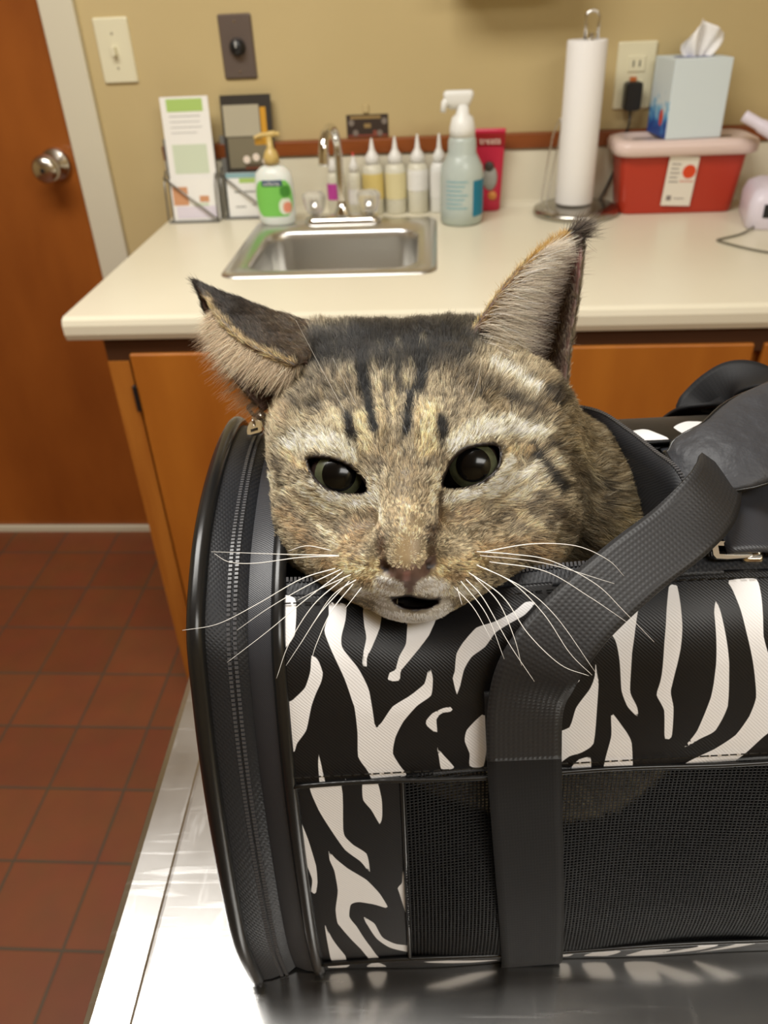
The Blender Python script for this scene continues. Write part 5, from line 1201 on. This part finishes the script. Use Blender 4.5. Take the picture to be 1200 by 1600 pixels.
# colour per hair: coat colour at the root, mottled, with dark base and pale or dark tip (ticking)
Mc = chart(pos[:, 3]); jit = RNG.normal(size=(N0, 2)) * 1.6; col = coat(Mc + jit); g_ = col.mean(1, keepdims=True); col = 1.68 * np.maximum(col, 0) * (g_ / .22) ** .50
s = (ae == 0) & ~ein; bse = np.clip((Rc[s, 0] - 370) / 120, 0, 1)[:, None]; col[s] = LN((42, 32, 24)) * (1 - bse) + LN((96, 74, 48)) * bse
s = (ae == 1) & ~ein; col[s] = LN((124, 104, 74))
s = ein; col[s] = LN((150, 132, 116))
for ei, G in ((0, EL_), (1, ER_)):      # tan rim
    s = np.where(ae == ei)[0]; d, _ = nearest(Rp[s].astype(np.float32), G[:, :1].reshape(-1, 3).astype(np.float32)); k = np.clip(1.4 - d / .0019, 0, 1)[:, None]; col[s] = col[s] * (1 - k) + LN((226, 190, 124)) * k
    d, _ = nearest(Rp[s].astype(np.float32), G[:10].reshape(-1, 3).astype(np.float32)); k = np.clip(1.4 - d / .007, 0, 1)[:, None]; col[s] = col[s] * (1 - k) + LN((48, 38, 30)) * k
mott = noise3(Rp, .0045, 21) * .5 + noise3(Rp, .0022, 22) * .5
val = np.exp(.20 * RNG.normal(size=N0) + .26 * h1 + .12 * h2 + .14 * mott); col = col * .86 + col.mean(1, keepdims=True) * np.array((.14, .142, .132)); col = col * val[:, None]
dk = (u1 < .20) | (RNG.random(N0) < .08); col[dk] *= .30; lt = (u1 > .80) | (RNG.random(N0) < .05); col[lt] = col[lt] * .55 + LN((236, 224, 192)) * .45 * np.clip(col[lt].mean(1, keepdims=True) / .16, .10, 1) ** 1.3
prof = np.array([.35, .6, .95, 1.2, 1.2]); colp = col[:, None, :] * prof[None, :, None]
rad0 = np.where(dist < .03, .000048, .000060) * np.where(ae >= 0, .85, 1)
bad = np.zeros(N0, bool)                      # no hair lies across the open mouth or the eyes
for kk in range(5):
    ct, fz = chart(pos[:, kk]), np.where(pos[:, kk, 2] > -.01)[0]
    for q in (LIDS['left'], LIDS['right'], MOUTH): bad[fz] |= poly2(ct[fz], q) < (-.5 if q is not MOUTH else 2.5)
okh = ~bad
sets = [(pos[okh], colp[okh], rad0[okh])]
def tuft(starts, dirs, lens, cols, bend, r=.00007, k=8, jd=.18):
    n = len(starts); t = np.linspace(0, 1, k); d = dirs + jd * RNG.normal(size=dirs.shape); d /= np.linalg.norm(d, axis=1, keepdims=True)
    P_ = starts[:, None, :] + lens[:, None, None] * (d[:, None, :] * t[None, :, None] + bend[:, None, :] * (t ** 2)[None, :, None]); c = cols[:, None, :] * np.linspace(.8, 1.15, k)[None, :, None]
    sets.append((P_, c, np.full(n, r)))
def pick(G, i0, i1, j0, j1, n):
    i = RNG.uniform(i0, i1, n) * (G.shape[0] - 1); j = RNG.uniform(j0, j1, n) * (G.shape[1] - 1); a, b = i.astype(int), j.astype(int); fi, fj = (i - a)[:, None], (j - b)[:, None]; a1, b1 = np.minimum(a + 1, G.shape[0] - 1), np.minimum(b + 1, G.shape[1] - 1)
    return G[a, b] * (1 - fi) * (1 - fj) + G[a1, b] * fi * (1 - fj) + G[a, b1] * (1 - fi) * fj + G[a1, b1] * fi * fj, i / (G.shape[0] - 1)
def cl(n, c, v=.2): return LN(c) * np.exp(v * RNG.normal(size=(n, 1)))
# right ear: long pale hairs fanning across the cup from the tan rim, and from its floor
n = 2300; s_, fi = pick(ER_, .22, .98, .0, .22, n); tuft(s_ + np.array((0, 0, .001)), np.stack([np.full(n, 1.), .35 - .55 * fi, np.full(n, .28)], -1), RNG.uniform(.010, .026, n) * (.45 + .6 * fi), cl(n, (222, 210, 192), .3), np.stack([RNG.normal(0, .05, n), .18 - .45 * fi, np.full(n, -.25)], -1), jd=.20)
n = 1300; s_, fi = pick(ER_, .25, .9, .25, .62, n); tuft(s_ + np.array((0, 0, .001)), np.stack([np.full(n, .6), np.full(n, .25), np.full(n, .7)], -1), RNG.uniform(.007, .015, n), cl(n, (188, 172, 158)), np.stack([np.full(n, .3), np.full(n, .1), np.full(n, -.5)], -1), jd=.3)
n = 2600; s_, fi = pick(ER_, .10, .75, .0, .10, n); tuft(s_, np.stack([np.full(n, .25), np.full(n, .6), np.full(n, .4)], -1), RNG.uniform(.003, .006, n), cl(n, (206, 172, 108)), np.zeros((n, 3)), jd=.35)
# left ear: pale fringe hanging from the opening down and outwards
n = 5200; s_, fi = pick(EL_, .30, 1.0, .0, .16, n); tuft(s_ - np.array((0, .0012, 0)), np.stack([-.75 + .35 * fi, -.55 - .25 * fi, np.full(n, .10)], -1), RNG.uniform(.006, .017, n) * (.25 + .85 * np.sin(np.clip(fi - .12, 0, 1) * 2.5)), cl(n, (204, 184, 156), .34), np.stack([np.full(n, -.12), np.full(n, -.05), np.zeros(n)], -1), jd=.20)
n = 4500; s_, fi = pick(EL_, .35, 1.0, .5, 1.0, n); tuft(s_, np.stack([np.full(n, -.7), np.full(n, -.6), np.full(n, .3)], -1), RNG.uniform(.005, .014, n), cl(n, (172, 146, 116), .3), np.stack([np.full(n, -.1), np.full(n, -.1), np.zeros(n)], -1), jd=.3)
# dark tips
n = 420; s_, fi = pick(EL_, .0, .10, 0, 1, n); tuft(s_, np.tile((-.8, .62, .05), (n, 1)), RNG.uniform(.002, .0075, n), cl(n, (46, 38, 32)), np.zeros((n, 3)), jd=.16)
n = 650; s_, fi = pick(ER_, .0, .12, 0, 1, n); tuft(s_, np.tile((.42, .62, .0), (n, 1)), RNG.uniform(.003, .012, n), cl(n, (58, 48, 42)), np.tile((.15, -.1, 0), (n, 1)), jd=.30)
n = 300; s_, fi = pick(ER_, .0, .05, 0, 1, n); tuft(s_, np.tile((.45, .5, .0), (n, 1)), RNG.uniform(.004, .013, n), cl(n, (120, 108, 96)), np.tile((.2, .0, 0), (n, 1)), jd=.3)
hc = bpy.data.hair_curves.new('fur')
sizes = np.concatenate([np.full(len(P_), P_.shape[1]) for P_, _, _ in sets]); hc.add_curves([int(q) for q in sizes])
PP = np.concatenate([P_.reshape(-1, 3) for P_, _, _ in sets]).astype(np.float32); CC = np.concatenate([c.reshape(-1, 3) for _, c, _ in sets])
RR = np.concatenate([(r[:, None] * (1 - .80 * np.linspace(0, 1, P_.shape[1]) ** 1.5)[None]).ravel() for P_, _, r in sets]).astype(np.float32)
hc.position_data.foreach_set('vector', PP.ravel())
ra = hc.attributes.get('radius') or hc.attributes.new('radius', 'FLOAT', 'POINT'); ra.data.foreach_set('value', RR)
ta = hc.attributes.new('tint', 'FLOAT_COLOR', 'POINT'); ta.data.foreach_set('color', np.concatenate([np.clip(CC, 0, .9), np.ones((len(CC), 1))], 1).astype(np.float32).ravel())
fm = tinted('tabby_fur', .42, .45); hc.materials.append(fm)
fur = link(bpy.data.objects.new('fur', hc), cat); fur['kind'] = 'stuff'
# ---- whiskers
M['whisker'] = mat('white_whisker', (.9, .88, .84, 1), .3)
WK = [[(530, 868, 46), (440, 866, 47), (330, 862, 44)], [(530, 869, 46), (470, 871, 48), (400, 880, 47), (358, 878, 45), (335, 865, 43)], [(517, 860, 42), (480, 853, 44), (450, 861, 44)],
      [(524, 888, 46), (470, 905, 50), (400, 945, 52), (340, 975, 52), (285, 985, 50)], [(532, 890, 46), (480, 915, 50), (420, 950, 53), (370, 985, 54)], [(536, 893, 46), (480, 935, 52), (420, 985, 55), (355, 1035, 56)],
      [(548, 898, 48), (500, 920, 52), (465, 938, 54)], [(538, 903, 46), (490, 945, 52), (452, 1005, 56), (432, 1060, 58)], [(546, 908, 47), (503, 955, 53), (470, 1005, 57), (447, 1040, 58)],
      [(553, 911, 47), (518, 955, 53), (495, 1005, 57), (487, 1030, 58)], [(565, 918, 48), (540, 950, 53)], [(558, 905, 48), (520, 930, 52), (485, 980, 56)],
      [(758, 862, 44), (830, 850, 48), (900, 853, 50), (950, 875, 50), (975, 900, 49)], [(745, 862, 45), (800, 866, 50), (860, 876, 54), (930, 912, 57), (975, 955, 58), (1022, 1003, 58)], [(750, 868, 45), (850, 880, 52), (960, 912, 55)],
      [(765, 878, 43), (850, 892, 50), (920, 932, 54), (985, 976, 56)], [(745, 883, 46), (800, 910, 53), (850, 960, 58), (890, 1020, 61), (925, 1055, 62)], [(730, 893, 47), (785, 932, 54), (825, 990, 59), (875, 1038, 62), (920, 1056, 63)],
      [(758, 888, 45), (820, 920, 52), (870, 965, 57), (930, 1050, 61)], [(726, 903, 47), (755, 935, 52), (795, 1005, 58), (835, 1065, 60)], [(708, 916, 48), (740, 950, 52), (768, 1000, 56)], [(738, 898, 46), (778, 940, 53), (803, 995, 57), (815, 1040, 58)],
      [(714, 918, 48), (722, 945, 52)], [(720, 908, 48), (760, 960, 54), (788, 1030, 58)],
      [(545, 655, 14), (500, 572, 20), (462, 500, 26)], [(560, 640, 14), (520, 560, 20)], [(720, 655, 14), (745, 600, 20), (752, 560, 24)]]
for i, W in enumerate(WK):
    P_ = spline([ch(u, v, z / 1000) for u, v, z in W], 8); n = len(P_); r0 = .00022 if i < 24 else .00011
    obj('whisker', tb([tuple(p) for p in P_], list(np.linspace(r0, r0 * .28, n)), n=6), M['whisker'], cat, smooth=True)
